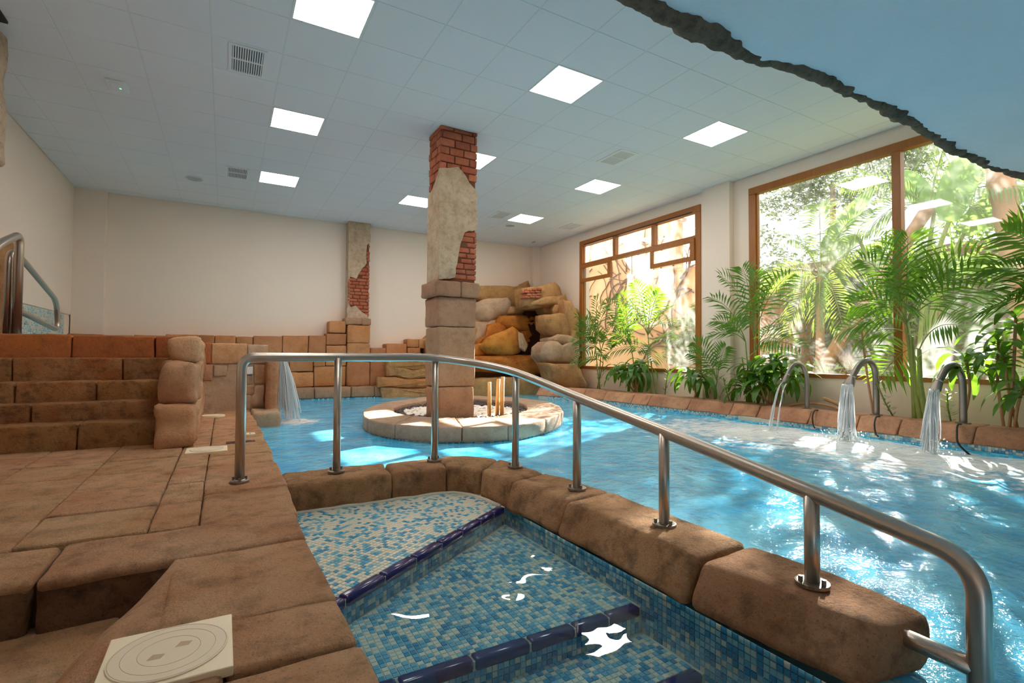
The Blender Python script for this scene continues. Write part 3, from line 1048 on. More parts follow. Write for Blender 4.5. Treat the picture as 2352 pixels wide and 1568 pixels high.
CK = [((-0.475, -0.19), (4.86, 5.30), -0.02, 0.335, 1.0), ((-0.46, -0.195), (5.02, 5.75), 0.32, 0.69, 2.0), ((-0.42, -0.18), (5.30, 6.25), 0.675, 0.895, 3.0),
      ((-0.45, -0.21), (5.28, 6.3), -0.02, 0.36, 4.0), ((-0.45, -0.21), (5.7, 6.6), 0.33, 0.69, 5.0), ((-0.44, -0.22), (6.3, 7.6), -0.02, 0.45, 6.0), ((-0.44, -0.21), (6.2, 7.6), 0.44, 0.89, 7.0)]
for (xa, xb), (ya, yb), z0, z1, sd in CK:
    MB().rbox(xa, xb, ya, yb, z0, z1, (6, 9, 7), 0.045, 0.034, 4.5, sd).build('boulder', M['cheek'], ck, True)

# ================================================================ RAISED POOL WALL WITH SPILLWAY
rw = thing('raised_pool_wall', 'pale stone wall of the raised pool with a spilling water chute', 'wall', (0.2, 7.8, 0))
A, B = Vector((-0.24, 7.60, 0)), Vector((0.53, 7.86, 0))
dv = (B - A).normalized()
nv = Vector((dv.y, -dv.x, 0))


def onwall(u0, u1, z0, z1, proud, mat, sd, name='wall_stone', n=(4, 2, 4), amp=0.009, r=0.014):
    L = (B - A).length
    p, q = A + dv * (L * u0 + .003), A + dv * (L * u1 - .003)
    MB().quad_block(p + nv * proud, q + nv * proud, q - nv * 0.25, p - nv * 0.25, z0 + .003, z1 - .003, n, r, amp, 5, sd).build(name, M[mat], rw, True)


onwall(0.0, 0.12, 0.62, 0.90, 0.03, 'step_red', 1)
onwall(0.12, 0.66, 0.62, 0.895, 0.03, 'cheek', 2)
onwall(0.66, 1.0, 0.62, 0.885, 0.03, 'palestone', 3)
onwall(0.0, 0.57, -0.02, 0.58, 0.0, 'palestone', 4, n=(7, 2, 7))
onwall(0.0, 0.14, 0.40, 0.62, 0.03, 'cheek', 5)
onwall(0.15, 0.36, 0.46, 0.61, 0.03, 'palestone', 6)
onwall(0.36, 0.62, 0.52, 0.62, 0.015, 'palestone', 6.5)
onwall(0.77, 1.0, 0.34, 0.61, 0.03, 'cheek', 7)
onwall(0.57, 0.77, 0.33, 0.47, 0.02, 'palestone', 8)
onwall(0.57, 0.80, 0.20, 0.33, 0.02, 'cheek', 9)
onwall(0.57, 0.74, -0.02, 0.20, 0.02, 'palestone', 10)
onwall(0.74, 1.0, -0.02, 0.33, 0.04, 'palestone', 11, amp=0.03, r=0.06)
MB().rbox(0.505, 0.665, 7.55, 8.0, -0.4, 0.775, (3, 4, 10), 0.05, 0.03, 3.5, 12).build('spill_pillar', M['cheek'], rw, True)
MB().rbox(0.33, 0.655, 7.15, 7.75, -0.35, 0.02, (5, 5, 4), 0.04, 0.03, 4, 13).build('foot_stone', M['palestone'], rw, True)
m = MB().quad_block(A + nv * .008, B + nv * .008, B - nv * 0.5, A - nv * 0.5, -0.1, 0.86)
m.build('wall_core', M['palestone'], rw)
onL = (B - A).length
bx = A + dv * onL * 0.69 + nv * 0.045
tb = thing('wall_sign', 'small white square plate on the raised pool wall behind the rail corner', 'sign', (bx.x, bx.y, 0.53))
MB().quad_block(bx - dv * .045, bx + dv * .045, bx + dv * .045 - nv * .03, bx - dv * .045 - nv * .03, 0.48, 0.58, r=0.004).build('plate', M['white'], tb)
# basin behind the wall
m = MB().box(-2.33, 0.3, 8.3, 11.2, 0.5, 0.84)
m.build('raised_basin', M['mosaic_far'], rw)


def strands(name, label, cat, src, dst, spread0, spread1, n, seed_, r=(0.003, 0.008), sag=0.0, group=None, ease=1.0):
    rnd = random.Random(seed_)
    mb = MB()
    s, d = Vector(src), Vector(dst)
    for _ in range(n):
        a = s + Vector([rnd.uniform(-1, 1) * w for w in spread0])
        b = d + Vector([rnd.gauss(0, .5) * w for w in spread1])
        t0, t1 = rnd.uniform(0, .12), rnd.uniform(0.82, 1.0)
        pts, rs = [], []
        K = 9
        rr = rnd.uniform(*r)
        for k in range(K + 1):
            t = lerp(t0, t1, k / K)
            p = Vector((lerp(a.x, b.x, t), lerp(a.y, b.y, t), lerp(a.z, b.z, t ** 2 * ease + t * (1 - ease))))
            p += noise.noise_vector(p * 14 + Vector((_, 0, 0))) * 0.007 * t
            pts.append(p)
            rs.append(rr * (0.6 + 0.5 * t))
        mb.tube(pts, rs, 5)
    o = mb.build(name, M['jet'], None, True)
    return tag(o, label, cat, group, 'stuff')


strands('waterfall', 'thin curtain of water spilling from the raised pool into the big pool', 'water', (0.675, 7.72, 0.77), (0.80, 7.66, WATER), (0.02, 0.07, 0.005), (0.13, 0.12, 0), 110, 3, (0.003, 0.009), ease=0.8)

# ================================================================ LEFT HANDRAILS
lr = thing('stair_handrail', 'bent steel stair handrail standing on the top step at the left edge', 'handrail', (-1.82, 6.9, 0.92), 'steel rails above the stairs')
p = fillet([(-1.82, 6.9, 0.92), (-1.82, 6.9, 1.95), (-1.82, 6.41, 1.77), (-1.82, 5.0, 1.05), (-1.82, 5.0, 0.0)], 0.11, 8)
MB().tube(p, 0.038, 14).build('rail', M['steel'], lr, True)
MB().cyl((-1.82, 6.9), 0.065, 0.915, 0.935, 18).build('base_plate', M['steel_dull'], lr)
lr = thing('pool_grab_rail', 'looped steel grab rail reaching over the raised pool behind the stair handrail', 'handrail', (-1.9, 6.92, 0.92), 'steel rails above the stairs')
p = fillet([(-1.9, 6.92, 0.92), (-1.9, 6.92, 1.80), (-1.9, 7.30, 1.76), (-1.9, 8.62, 1.43), (-1.9, 8.72, 1.05), (-1.9, 7.35, 1.19), (-1.9, 7.02, 1.19), (-1.9, 7.02, 0.92)], 0.16, 8)
MB().tube(p, 0.030, 12).build('rail', M['steel'], lr, True)
# rock arch stub on the left wall and the column stub above it
o = MB().rbox(WL, -2.24, 7.9, 8.44, 0.9, 2.06, (2, 5, 9), 0.05, 0.05, 4, 4).build('rock_arch', M['rock'], None, True)
tag(o, 'brown rock edge against the left wall behind the handrails', 'rock')

# ================================================================ COLUMNS
def bricks(parent, face, a0, a1, z0, z1, fixed, bh, bl, cond, proud, sd):
    """face 'y': bricks on a plane facing -Y at y=fixed, running along X; face 'x': plane facing -X."""
    rnd = random.Random(sd)
    z = z0
    row = 0
    while z < z1 - 0.01:
        h = min(bh * rnd.uniform(.9, 1.1), z1 - z)
        a = a0 - (bl * 0.5 if row % 2 else 0) - rnd.uniform(0, .04)
        while a < a1:
            l = bl * rnd.uniform(.75, 1.25)
            s, e = max(a, a0), min(a + l, a1)
            if e - s > 0.03 and cond((s + e) / 2, z + h / 2):
                pr = proud + rnd.uniform(-.005, .005)
                g_ = 0.006
                s2, e2 = s + (g_ if s > a0 else 0), e - (g_ if e < a1 else 0)
                if face == 'y':
                    m_ = MB().rbox(s2, e2, fixed - pr, fixed + .03, z + g_, z + h - g_, (1, 1, 1), 0.010, 0.006, 9, rnd.random() * 50)
                else:
                    m_ = MB().rbox(fixed - pr, fixed + .03, s2, e2, z + g_, z + h - g_, (1, 1, 1), 0.010, 0.006, 9, rnd.random() * 50)
                m_.build('brick', M['brick'], parent, True)
            a += l
        z += h
        row += 1


def plaster_sheet(poly2d, y, th, parent, sd):
    """uneven plaster coat on a plane facing -Y (poly as x,z going round)"""
    rnd = random.Random(sd)
    P = []
    n = len(poly2d)
    for i in range(n):
        a, b = Vector(poly2d[i]), Vector(poly2d[(i + 1) % n])
        k = max(1, int((b - a).length / 0.06))
        for q in range(k):
            p = a.lerp(b, q / k)
            if (b - a).length < 0.45 and q:
                p += Vector((rnd.uniform(-.012, .012), rnd.uniform(-.012, .012)))
            P.append((p.x, y - th, p.y))
    o = MB().prism(P, (0, th + 0.02, 0)).build('plaster_coat', M['plaster'], parent)
    return fix_normals(o)


col = thing('stone_column', 'tall weathered column with exposed brick and stone drums on the pool island', 'column', (2.6, 6.15, -0.02), 'ruined brick columns')
CX0, CX1, CY0, CY1 = 2.345, 2.815, 5.95, 6.36
MB().box(CX0, CX1, CY0, CY1, 1.5, CZ).build('shaft_core', M['mortar'], col)
PLF = [(2.312, 3.1), (2.44, 3.12), (2.56, 3.16), (2.62, 3.11), (2.67, 3.06), (2.72, 2.98), (2.80, 2.91), (2.835, 2.87), (2.835, 2.58), (2.83, 2.39), (2.66, 2.33), (2.64, 2.28), (2.6, 2.17), (2.57, 2.0), (2.54, 1.86), (2.53, 1.74), (2.312, 1.70)]
plaster_sheet(PLF, CY0, 0.03, col, 3)
# plaster on the left face
P = [(CX0 - 0.03, CY0 - .022, 1.70), (CX0 - .03, CY1, 1.70), (CX0 - .03, CY1, 2.86), (CX0 - .03, 6.2, 2.90), (CX0 - .03, 6.08, 2.99), (CX0 - .03, CY0 - .022, 3.09)]
fix_normals(MB().prism(P, (0.05, 0, 0)).build('plaster_coat', M['plaster'], col))
bricks(col, 'y', CX0 - .02, CX1 + .02, 2.8, CZ, CY0, 0.098, 0.235, lambda x, z: not in_poly(x, z, PLF), 0.018, 5)
bricks(col, 'x', CY0, CY1, 2.8, CZ, CX0, 0.098, 0.2, lambda y, z: z > 3.1 - (y - CY0) * .6, 0.018, 6)
bricks(col, 'y', 2.5, CX1 + .02, 1.72, 2.42, CY0, 0.072, 0.19, lambda x, z: not in_poly(x, z, PLF), 0.012, 7)
for a, b in ((2.26, 2.60), (2.605, 2.865)):
    MB().rbox(a, b, CY0 - .07, CY1 + .07, 1.495, 1.685, (4, 4, 3), 0.022, 0.010, 6, a * 9).build('capital_stone', M['columnstone'], col, True)
for z0, z1, x0_, x1_, sd in ((1.115, 1.49, 2.30, 2.83, 1), (0.36, 1.11, 2.31, 2.825, 2), (-0.06, 0.355, 2.325, 2.81, 3)):
    MB().rbox(x0_, x1_, CY0 - .03, CY1 + .03, z0, z1, (6, 5, 8), 0.025, 0.010, 5, sd * 3.3).build('column_drum', M['columnstone'], col, True)

bc = thing('stone_column', 'slimmer ruined column with a brick patch standing against the far wall', 'column', (2.53, 11.4, 0.05), 'ruined brick columns')
BX0, BX1, BY = 2.345, 2.765, 11.32
MB().box(BX0, BX1, BY, WB, 1.5, CZ).build('shaft_core', M['mortar'], bc)
BCT = [(2.315, 3.66), (2.785, 3.66), (2.785, 3.25), (2.71, 3.17), (2.71, 2.77), (2.58, 2.58), (2.5, 2.41), (2.315, 2.45)]
BCL = [(2.31, 1.9), (2.38, 1.78), (2.48, 1.82), (2.6, 1.7), (2.74, 1.62), (2.76, 1.54), (2.30, 1.54)]
plaster_sheet(BCT, BY, 0.025, bc, 8)
plaster_sheet(BCL, BY, 0.035, bc, 9)
P = [(BX0 - .028, BY - .018, 1.55), (BX0 - .028, WB, 1.55), (BX0 - .028, WB, CZ), (BX0 - .028, BY - .018, CZ), (BX0 - .028, BY - .018, 2.45), (BX0 - .01, BY, 2.2)]
fix_normals(MB().prism(P, (0.03, 0, 0)).build('plaster_coat', M['plaster'], bc))
bricks(bc, 'y', BX0 - .02, BX1 + .015, 1.6, 3.25, BY, 0.075, 0.19, lambda x, z: not in_poly(x, z, BCT) and not in_poly(x, z, BCL), 0.016, 10)
for a, b in ((2.25, 2.60), (2.60, 2.80)):
    MB().rbox(a, b, 11.19, WB, 1.395, 1.54, (3, 3, 2), 0.025, 0.012, 6, a * 5).build('capital_stone', M['columnstone'], bc, True)
for z0, z1, sd in ((1.0, 1.385, 1), (0.6, 0.995, 2), (0.07, 0.595, 3)):
    MB().rbox(2.30, 2.775, 11.16, WB, z0, z1, (5, 3, 5), 0.02, 0.010, 5, sd * 4.1).build('column_drum', M['wallstone'], bc, True)

lc = thing('stone_column', 'crumbling column edge cut off by the left edge of the picture under the ceiling', 'column', (-1.95, 6.1, 0.9), 'ruined brick columns')
MB().rbox(-2.2, -1.795, 5.93, 6.35, 2.45, CZ, (4, 4, 18), 0.03, 0.035, 4, 3).build('plaster_coat', M['plaster'], lc, True)
MB().rbox(-2.2, -1.88, 5.93, 6.35, 0.9, 2.46, (4, 4, 10), 0.03, 0.03, 4, 5).build('column_drum', M['columnstone'], lc, True)
for k in range(4):
    MB().rbox(-1.86, -1.77, 5.905, 6.1, 2.78 + k * .09, 2.86 + k * .09, r=0.01, amp=0.006, seed=k).build('brick', M['brick'], lc, True)
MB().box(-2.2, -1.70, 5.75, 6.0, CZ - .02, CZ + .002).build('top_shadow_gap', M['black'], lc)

# ================================================================ ISLAND
isl = thing('island_planter', 'round stone-kerbed island planter in the middle of the pool', 'planter', (3.0, 6.8, -1.0))
OUT = [(1.60, 6.75), (1.50, 5.95), (1.78, 5.22), (2.35, 4.86), (2.92, 4.86), (3.58, 5.22), (4.15, 5.85), (4.62, 6.9), (4.55, 7.9), (4.05, 8.55), (3.35, 8.75), (2.45, 8.20), (1.90, 7.50)]
INN = [(2.02, 6.80), (1.98, 6.35), (2.15, 5.98), (2.55, 5.62), (2.95, 5.60), (3.38, 5.78), (3.75, 6.15), (4.12, 6.95), (4.02, 7.55), (3.72, 8.05), (3.25, 8.22), (2.75, 7.85), (2.25, 7.32)]
oc = closed_spline([(x, y, 0) for x, y in OUT], 8)
ic = closed_spline([(x, y, 0) for x, y in INN], 8)
NN = len(oc)
cuts = [0, 7, 13, 19, 22, 29, 37, 44, 50, 57, 66, 75, 84, 92, 98, 104]


def ring_at(P, t):
    k = int(math.floor(t)) % NN
    return P[k].lerp(P[(k + 1) % NN], t - math.floor(t))


for ci, (c0, c1) in enumerate(zip(cuts[:-1], cuts[1:])):
    def fn(x, y, z, c0=c0, c1=c1):
        t = c0 + 0.03 + (c1 - c0 - 0.06) * x
        p = ring_at(oc, t).lerp(ring_at(ic, t), y)
        return (p.x, p.y, -0.166 + z)
    L = sum((oc[(k + 1) % NN] - oc[k % NN]).length for k in range(c0, c1))
    W = 0.6
    def fn2(x, y, z, f=fn, L=L, W=W):
        return f(x / L, y / W, z)
    fix_normals(MB().block(fn2, (L, W, 0.166), (max(3, c1 - c0), 4, 3), 0.016, 0.007, 5, ci * 2.7).build('kerb_stone', M['island_stone'], isl, True))
bm_ = MB()
vs = [(p.x * .985 + 3.0 * .015, p.y * .985 + 6.8 * .015, z) for z in (-1.3, -0.15) for p in oc]
bm_.add(vs, [(k, (k + 1) % NN, NN + (k + 1) % NN, NN + k) for k in range(NN)])
bm_.build('island_wall', M['grout'], isl, True)
tm = MB()
rnd = random.Random(4)
per = [(Vector((p.x * .985 + .045, p.y * .985 + .102, 0))) for p in oc]
acc = []
for k in range(NN):
    a, b = per[k], per[(k + 1) % NN]
    if (a.y + b.y) / 2 > 7.6:
        continue
    kk = max(1, round((b - a).length / 0.024))
    for q in range(kk):
        p0, p1 = a.lerp(b, q / kk), a.lerp(b, (q + .9) / kk)
        d_ = (p1 - p0).normalized()
        nrm = Vector((d_.y, -d_.x, 0))
        for r_ in range(9):
            z0_, z1_ = -0.18 - r_ * .024, -0.18 - r_ * .024 + .0215
            mi = rnd.choices(range(4), (0.3, 0.25, 0.25, 0.2))[0]
            tm.add([p0 + nrm * .004 + Vector((0, 0, z0_)), p1 + nrm * .004 + Vector((0, 0, z0_)), p1 + nrm * .004 + Vector((0, 0, z1_)), p0 + nrm * .004 + Vector((0, 0, z1_))], [(0, 1, 2, 3)], mi)
o = tm.build('island_mosaic', MOSAIC, isl)
o['kind'] = 'stuff'
m = MB()
m.add([(p.x, p.y, -0.06) for p in ic], [tuple(range(NN))])
m.build('planting_bed', M['soil'], isl)
blob = MB()
bmx = bmesh.new()
bmesh.ops.create_icosphere(bmx, subdivisions=1, radius=1)
ico_v = [v.co.copy() for v in bmx.verts]
ico_f = [tuple(v.index for v in f.verts) for f in bmx.faces]
bmx.free()
inner2 = [(p.x, p.y) for p in ic]
for nm, cnt, mat_, lab, cond in (('white_pebbles', 900, 'pebble_white', 'bed of white pebbles around the column foot on the island', lambda x, y: math.hypot((x - 3.0), (y - 6.75)) < 0.82),
                                 ('dark_pebbles', 900, 'pebble_black', 'ring of dark pebbles inside the island kerb', lambda x, y: math.hypot((x - 3.0), (y - 6.75)) > 0.78 or (abs(x - 2.57) < .34 and 5.75 < y < 6.6))):
    rnd = random.Random(len(nm))
    mb = MB()
    c_ = 0
    while c_ < cnt:
        x, y = rnd.uniform(1.95, 4.2), rnd.uniform(5.5, 8.3)
        if not in_poly(x, y, inner2) or not cond(x, y):
            continue
        r_ = rnd.uniform(0.018, 0.036)
        mb.add([(x + v.x * r_ * 1.2, y + v.y * r_ * 1.1, -0.055 + v.z * r_ * .75) for v in ico_v], ico_f)
        c_ += 1
    o = mb.build(nm, M[mat_])
    tag(o, lab, 'pebbles', None, 'stuff')
for i, (x, y, h, dx_, lab) in enumerate(((3.06, 5.98, 0.40, 0.0, 'short bamboo stake stuck in the island pebbles right of the column'), (3.205, 5.90, 0.47, 0.012, 'tall bamboo stake of the touching pair on the island'), (3.165, 5.96, 0.44, 0.02, 'slightly shorter stake of the touching bamboo pair on the island'))):
    o = MB().tube([(x, y, -0.08), (x + dx_ * .3, y, h * .3), (x + dx_ * .33, y, h * .32), (x + dx_ * .36, y, h * .34), (x + dx_, y, h)], [0.028, 0.026, 0.030, 0.026, 0.024], 12).build('bamboo_stake', M['bamboo'], None, True)
    tag(o, lab, 'stake', 'bamboo stakes on the island')
# ================================================================ LOW STONE CLADDING ON THE FAR WALL
fw = thing('low_stone_wall', 'low wall of ochre stone blocks running along the foot of the far wall', 'wall', (1.0, 11.3, -0.3))
FB = [(-2.34, -1.84, .8, 1.085), (-1.84, -1.42, .8, 1.075), (-1.42, -.94, .8, 1.085), (-.94, -.41, .8, 1.11), (-.41, -.16, .78, 1.11), (-.16, .2, .78, 1.11), (.2, .5, .76, 1.095), (.5, 1.03, .76, 1.115),
      (1.03, 1.52, .76, 1.135), (1.52, 1.87, .76, 1.145), (1.87, 2.29, .95, 1.2), (1.875, 2.29, .74, .945), (1.93, 2.27, 1.205, 1.47),
      (.2, .62, .40, .755), (.62, 1.16, .39, .755), (1.16, 1.63, .39, .755), (1.63, 1.87, .50, .755), (1.87, 2.29, .51, .735),
      (.2, 1.0, .06, .385), (1.0, 1.635, .07, .385), (1.64, 2.29, .075, .505),
      (2.79, 3.145, .06, .905), (3.15, 3.63, .64, 1.005), (3.635, 3.92, .92, 1.115), (3.92, 4.2, .90, 1.12), (3.635, 3.95, .66, .915), (2.79, 3.145, .907, .93)]
for k, (a, b, z0, z1) in enumerate(FB[:-1]):
    pr = random.Random(k).uniform(-.02, .02)
    MB().rbox(a + .005, b - .005, 11.22 + pr, WB, z0 + .004, z1 - .004, (max(2, int((b - a) / .12)), 2, max(2, int((z1 - z0) / .12))), 0.018, 0.010, 5, k * 1.9).build('wall_stone', M['wallstone'], fw, True)
for k, (a, b) in enumerate(((.2, .62), (.62, 1.13), (1.13, 1.63), (1.63, 2.36), (2.36, 2.85), (2.85, 3.14))):
    MB().rbox(a + .005, b - .005, 11.02, WB, -.16, .07, (4, 2, 2), 0.03, 0.012, 5, k * 2.9).build('ledge_stone', M['columnstone' if k > 1 else 'rock_green'], fw, True)
MB().box(-2.3, 5.4, 11.36, WB, -.5, .76).build('wall_core', M['mortar'], fw)
tesserae('waterline_mosaic', (0.2, 11.05, -0.4), (1, 0, 0), (0, 0, 1), [(0, 0), (5, 0), (5, .25), (0, .25)], 0.03, fw, (0.2, 0.2, 0.3, 0.3), 12)

# ================================================================ ROCK FORMATION
ROCKS = [
  ('back_slab', [(5.26, 11.25, 2.44), (6.17, 11.25, 2.52), (6.65, 11.25, 2.52), (6.69, 11.25, 2.63), (6.89, 11.25, 2.7), (6.96, 11.25, 2.56), (6.94, 11.25, 1.99), (6.32, 11.25, 2.0), (5.42, 11.25, 2.11), (5.26, 11.25, 2.14)]) ,
  ('back_slab_right', [(5.97, 10.05, 2.33), (6.18, 10.05, 2.35), (6.56, 10.05, 2.42), (6.88, 10.05, 2.53), (7.03, 10.05, 2.4), (7.19, 10.05, 2.06), (7.16, 10.05, 1.93), (6.2, 10.05, 1.86), (5.99, 10.05, 1.89)]) ,
  ('pale_left', [(5.21, 10.95, 1.96), (5.58, 10.95, 2.1), (6.08, 10.95, 2.15), (6.16, 10.95, 2.08), (6.13, 10.95, 1.88), (5.96, 10.95, 1.73), (5.54, 10.95, 1.55), (5.26, 10.95, 1.57), (5.17, 10.95, 1.75)]) ,
  ('upper_right_flat', [(6.18, 10.05, 1.96), (6.51, 10.05, 2.12), (7.14, 10.05, 2.18), (7.21, 10.05, 2.04), (7.14, 10.05, 1.97), (6.59, 10.05, 1.92), (6.2, 10.05, 1.87)]) ,
  ('mid_slab', [(6.11, 10.95, 1.92), (6.73, 10.95, 1.97), (7.2, 10.95, 2.04), (7.22, 10.93, 1.91), (7.12, 10.95, 1.81), (6.61, 10.95, 1.78), (6.08, 10.95, 1.74)]) ,
  ('left_under', [(5.14, 10.9, 1.56), (5.51, 10.9, 1.55), (5.79, 10.9, 1.59), (5.61, 10.9, 1.23), (5.28, 10.9, 1.04), (5.15, 10.9, 1.05)]) ,
  ('orange_ledge', [(5.84, 10.85, 1.69), (6.55, 10.85, 1.74), (7.09, 10.85, 1.7), (7.17, 10.85, 1.57), (7.09, 10.85, 1.44), (6.8, 10.85, 1.3), (6.45, 10.85, 1.33), (6.01, 10.85, 1.38), (5.72, 10.85, 1.46), (5.74, 10.85, 1.56)]) ,
  ('orange_low', [(5.44, 10.75, 1.46), (5.74, 10.75, 1.52), (5.95, 10.75, 1.38), (5.74, 10.75, 1.23), (5.32, 10.75, 1.01), (5.12, 10.75, 0.93), (5.12, 10.75, 1.03), (5.39, 10.75, 1.2)]) ,
  ('orange_block', [(6.32, 10.8, 1.33), (6.67, 10.8, 1.47), (6.75, 10.8, 1.34), (6.76, 10.8, 0.88), (6.47, 10.8, 0.84), (6.32, 10.8, 1.03)]) ,
  ('tilted', [(5.32, 10.55, 1.13), (5.98, 10.55, 1.37), (6.15, 10.55, 1.29), (6.32, 10.55, 0.96), (6.18, 10.55, 0.82), (5.96, 10.55, 0.73), (5.34, 10.55, 0.77), (5.16, 10.55, 0.93)]) ,
  ('left_foot', [(5.03, 10.65, 0.97), (5.23, 10.65, 1.01), (5.44, 10.65, 0.81), (5.46, 10.65, 0.73), (5.08, 10.65, 0.71), (5.03, 10.65, 0.73)]) ,
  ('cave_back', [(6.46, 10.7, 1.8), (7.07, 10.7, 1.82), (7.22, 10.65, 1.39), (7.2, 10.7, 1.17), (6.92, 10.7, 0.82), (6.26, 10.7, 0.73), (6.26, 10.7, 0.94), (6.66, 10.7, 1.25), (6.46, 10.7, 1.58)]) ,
  ('right_cap', [(6.64, 10.2, 1.91), (6.78, 10.2, 1.98), (6.94, 10.2, 1.97), (6.94, 10.2, 1.82), (6.79, 10.2, 1.74), (6.69, 10.2, 1.79)]) ,
  ('right_cap_two', [(6.78, 9.95, 1.94), (7.09, 9.95, 1.99), (7.17, 9.95, 1.78), (7.09, 9.95, 1.69), (6.77, 9.95, 1.72), (6.74, 9.95, 1.82)]) ,
  ('right_strata', [(6.32, 9.6, 1.66), (6.89, 9.6, 1.7), (7.04, 9.6, 1.5), (7.19, 9.6, 1.35), (7.21, 9.6, 1.17), (6.99, 9.6, 1.16), (6.53, 9.6, 1.23), (6.34, 9.6, 1.36)]) ,
  ('right_edge', [(6.78, 9.5, 1.98), (7.01, 9.5, 1.98), (7.09, 9.5, 1.84), (7.14, 9.5, 1.62), (7.19, 9.5, 1.24), (7.22, 9.5, 0.84), (7.04, 9.5, 0.82), (6.92, 9.5, 1.34), (6.79, 9.5, 1.61)]) ,
  ('right_mid', [(6.4, 9.55, 1.13), (6.59, 9.55, 1.21), (6.83, 9.55, 1.2), (7.13, 9.55, 1.14), (7.15, 9.55, 1.02), (6.71, 9.55, 0.96), (6.43, 9.55, 1.03)]) ,
  ('pale_right', [(6.16, 9.5, 0.93), (6.32, 9.5, 1.05), (6.51, 9.5, 1.03), (6.68, 9.5, 0.94), (6.92, 9.5, 1.02), (7.12, 9.5, 1.0), (7.15, 9.5, 0.74), (7.04, 9.5, 0.54), (6.56, 9.5, 0.52), (6.28, 9.5, 0.58), (6.14, 9.5, 0.74)]) ,
  ('right_low', [(6.1, 9.2, 0.57), (6.35, 9.2, 0.55), (6.82, 9.2, 0.55), (6.99, 9.2, 0.45), (7.04, 9.2, 0.31), (7.16, 9.2, 0.12), (7.14, 9.2, -0.02), (6.54, 9.2, -0.02), (6.26, 9.2, 0.18), (6.19, 9.2, 0.4)]) ,
  ('ledge_wall', [(4.96, 10.5, 0.71), (5.54, 10.5, 0.74), (6.12, 10.5, 0.75), (6.79, 10.5, 0.74), (6.86, 10.5, 0.54), (6.99, 10.5, 0.35), (6.3, 10.5, 0.26), (5.77, 10.5, 0.34), (5.14, 10.5, 0.39), (4.96, 10.5, 0.43)]) ,
  ('recess', [(5.08, 10.75, 0.47), (5.91, 10.75, 0.4), (6.44, 10.75, 0.31), (7.21, 10.75, 0.38), (7.22, 10.68, 0.12), (6.15, 10.75, 0.12), (5.09, 10.75, 0.14)]) ,
  ('base_wall', [(4.87, 10.3, 0.21), (5.44, 10.3, 0.22), (6.18, 10.3, 0.22), (6.86, 10.3, 0.19), (7.01, 10.3, 0.04), (7.01, 10.3, -0.1), (6.94, 10.3, -0.31), (4.88, 10.3, -0.23)]) ,
]
ROCK_BRICK = [(6.64, 11.1, 2.42), (7.14, 11.1, 2.51), (7.15, 11.1, 2.31), (6.64, 11.1, 2.21)]

rf = thing('rock_waterfall', 'tall artificial rock formation with rust-stained boulders in the far corner', 'rocks', (6.2, 10.6, -0.3))
RM = {'back_slab': ('rock', .12), 'back_slab_right': ('rock', .12), 'pale_left': ('rock_pale', .28), 'upper_right_flat': ('rock', .22), 'mid_slab': ('rock', .25), 'left_under': ('rock_pale', .12),
      'orange_ledge': ('rock_orange', .22), 'orange_low': ('rock_orange', .15), 'orange_block': ('rock_orange', .15), 'tilted': ('rock_orange', .38), 'left_foot': ('rock_orange', .15),
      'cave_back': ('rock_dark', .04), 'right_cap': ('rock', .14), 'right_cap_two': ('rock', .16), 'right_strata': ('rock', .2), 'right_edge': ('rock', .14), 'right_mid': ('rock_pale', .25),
      'pale_right': ('rock_pale', .42), 'right_low': ('rock', .26), 'ledge_wall': ('rock_orange', .25), 'recess': ('rock_green', .08), 'base_wall': ('rock', .18)}
for k, (n_, outl) in enumerate(ROCKS):
    mt, dp = RM[n_]
    cc_ = sum((Vector(q) for q in outl), Vector()) / len(outl)
    if n_ not in ('back_slab', 'back_slab_right'):
        outl = [tuple(cc_ + (Vector(q) - cc_) * 1.09) for q in outl]
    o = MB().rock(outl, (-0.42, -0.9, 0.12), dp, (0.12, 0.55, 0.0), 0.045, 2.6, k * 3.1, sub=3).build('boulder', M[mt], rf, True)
    fix_normals(o)
# a pale facet on the tilted boulder, and the brick patch
o = MB().rock([(5.96, 10.22, 1.31), (6.12, 10.24, 1.26), (6.28, 10.28, .96), (6.16, 10.22, .84), (5.98, 10.16, .93)], (-0.2, -0.95, 0.1), .05, (0.1, 0.3, 0), .02, 3, 9).build('rock_facet', M['rock_pale'], rf)
fix_normals(o)
rnd = random.Random(3)
for r_ in range(4):
    for c_ in range(3):
        x = 5.95 + c_ * .135 + (r_ % 2) * .05
        z = 2.06 + r_ * .058 + c_ * .012
        MB().rbox(x, x + .128, 9.86, 10.1, z, z + .05, r=.012, amp=.006, seed=rnd.random() * 9).build('brick', M['brick'], rf, True)
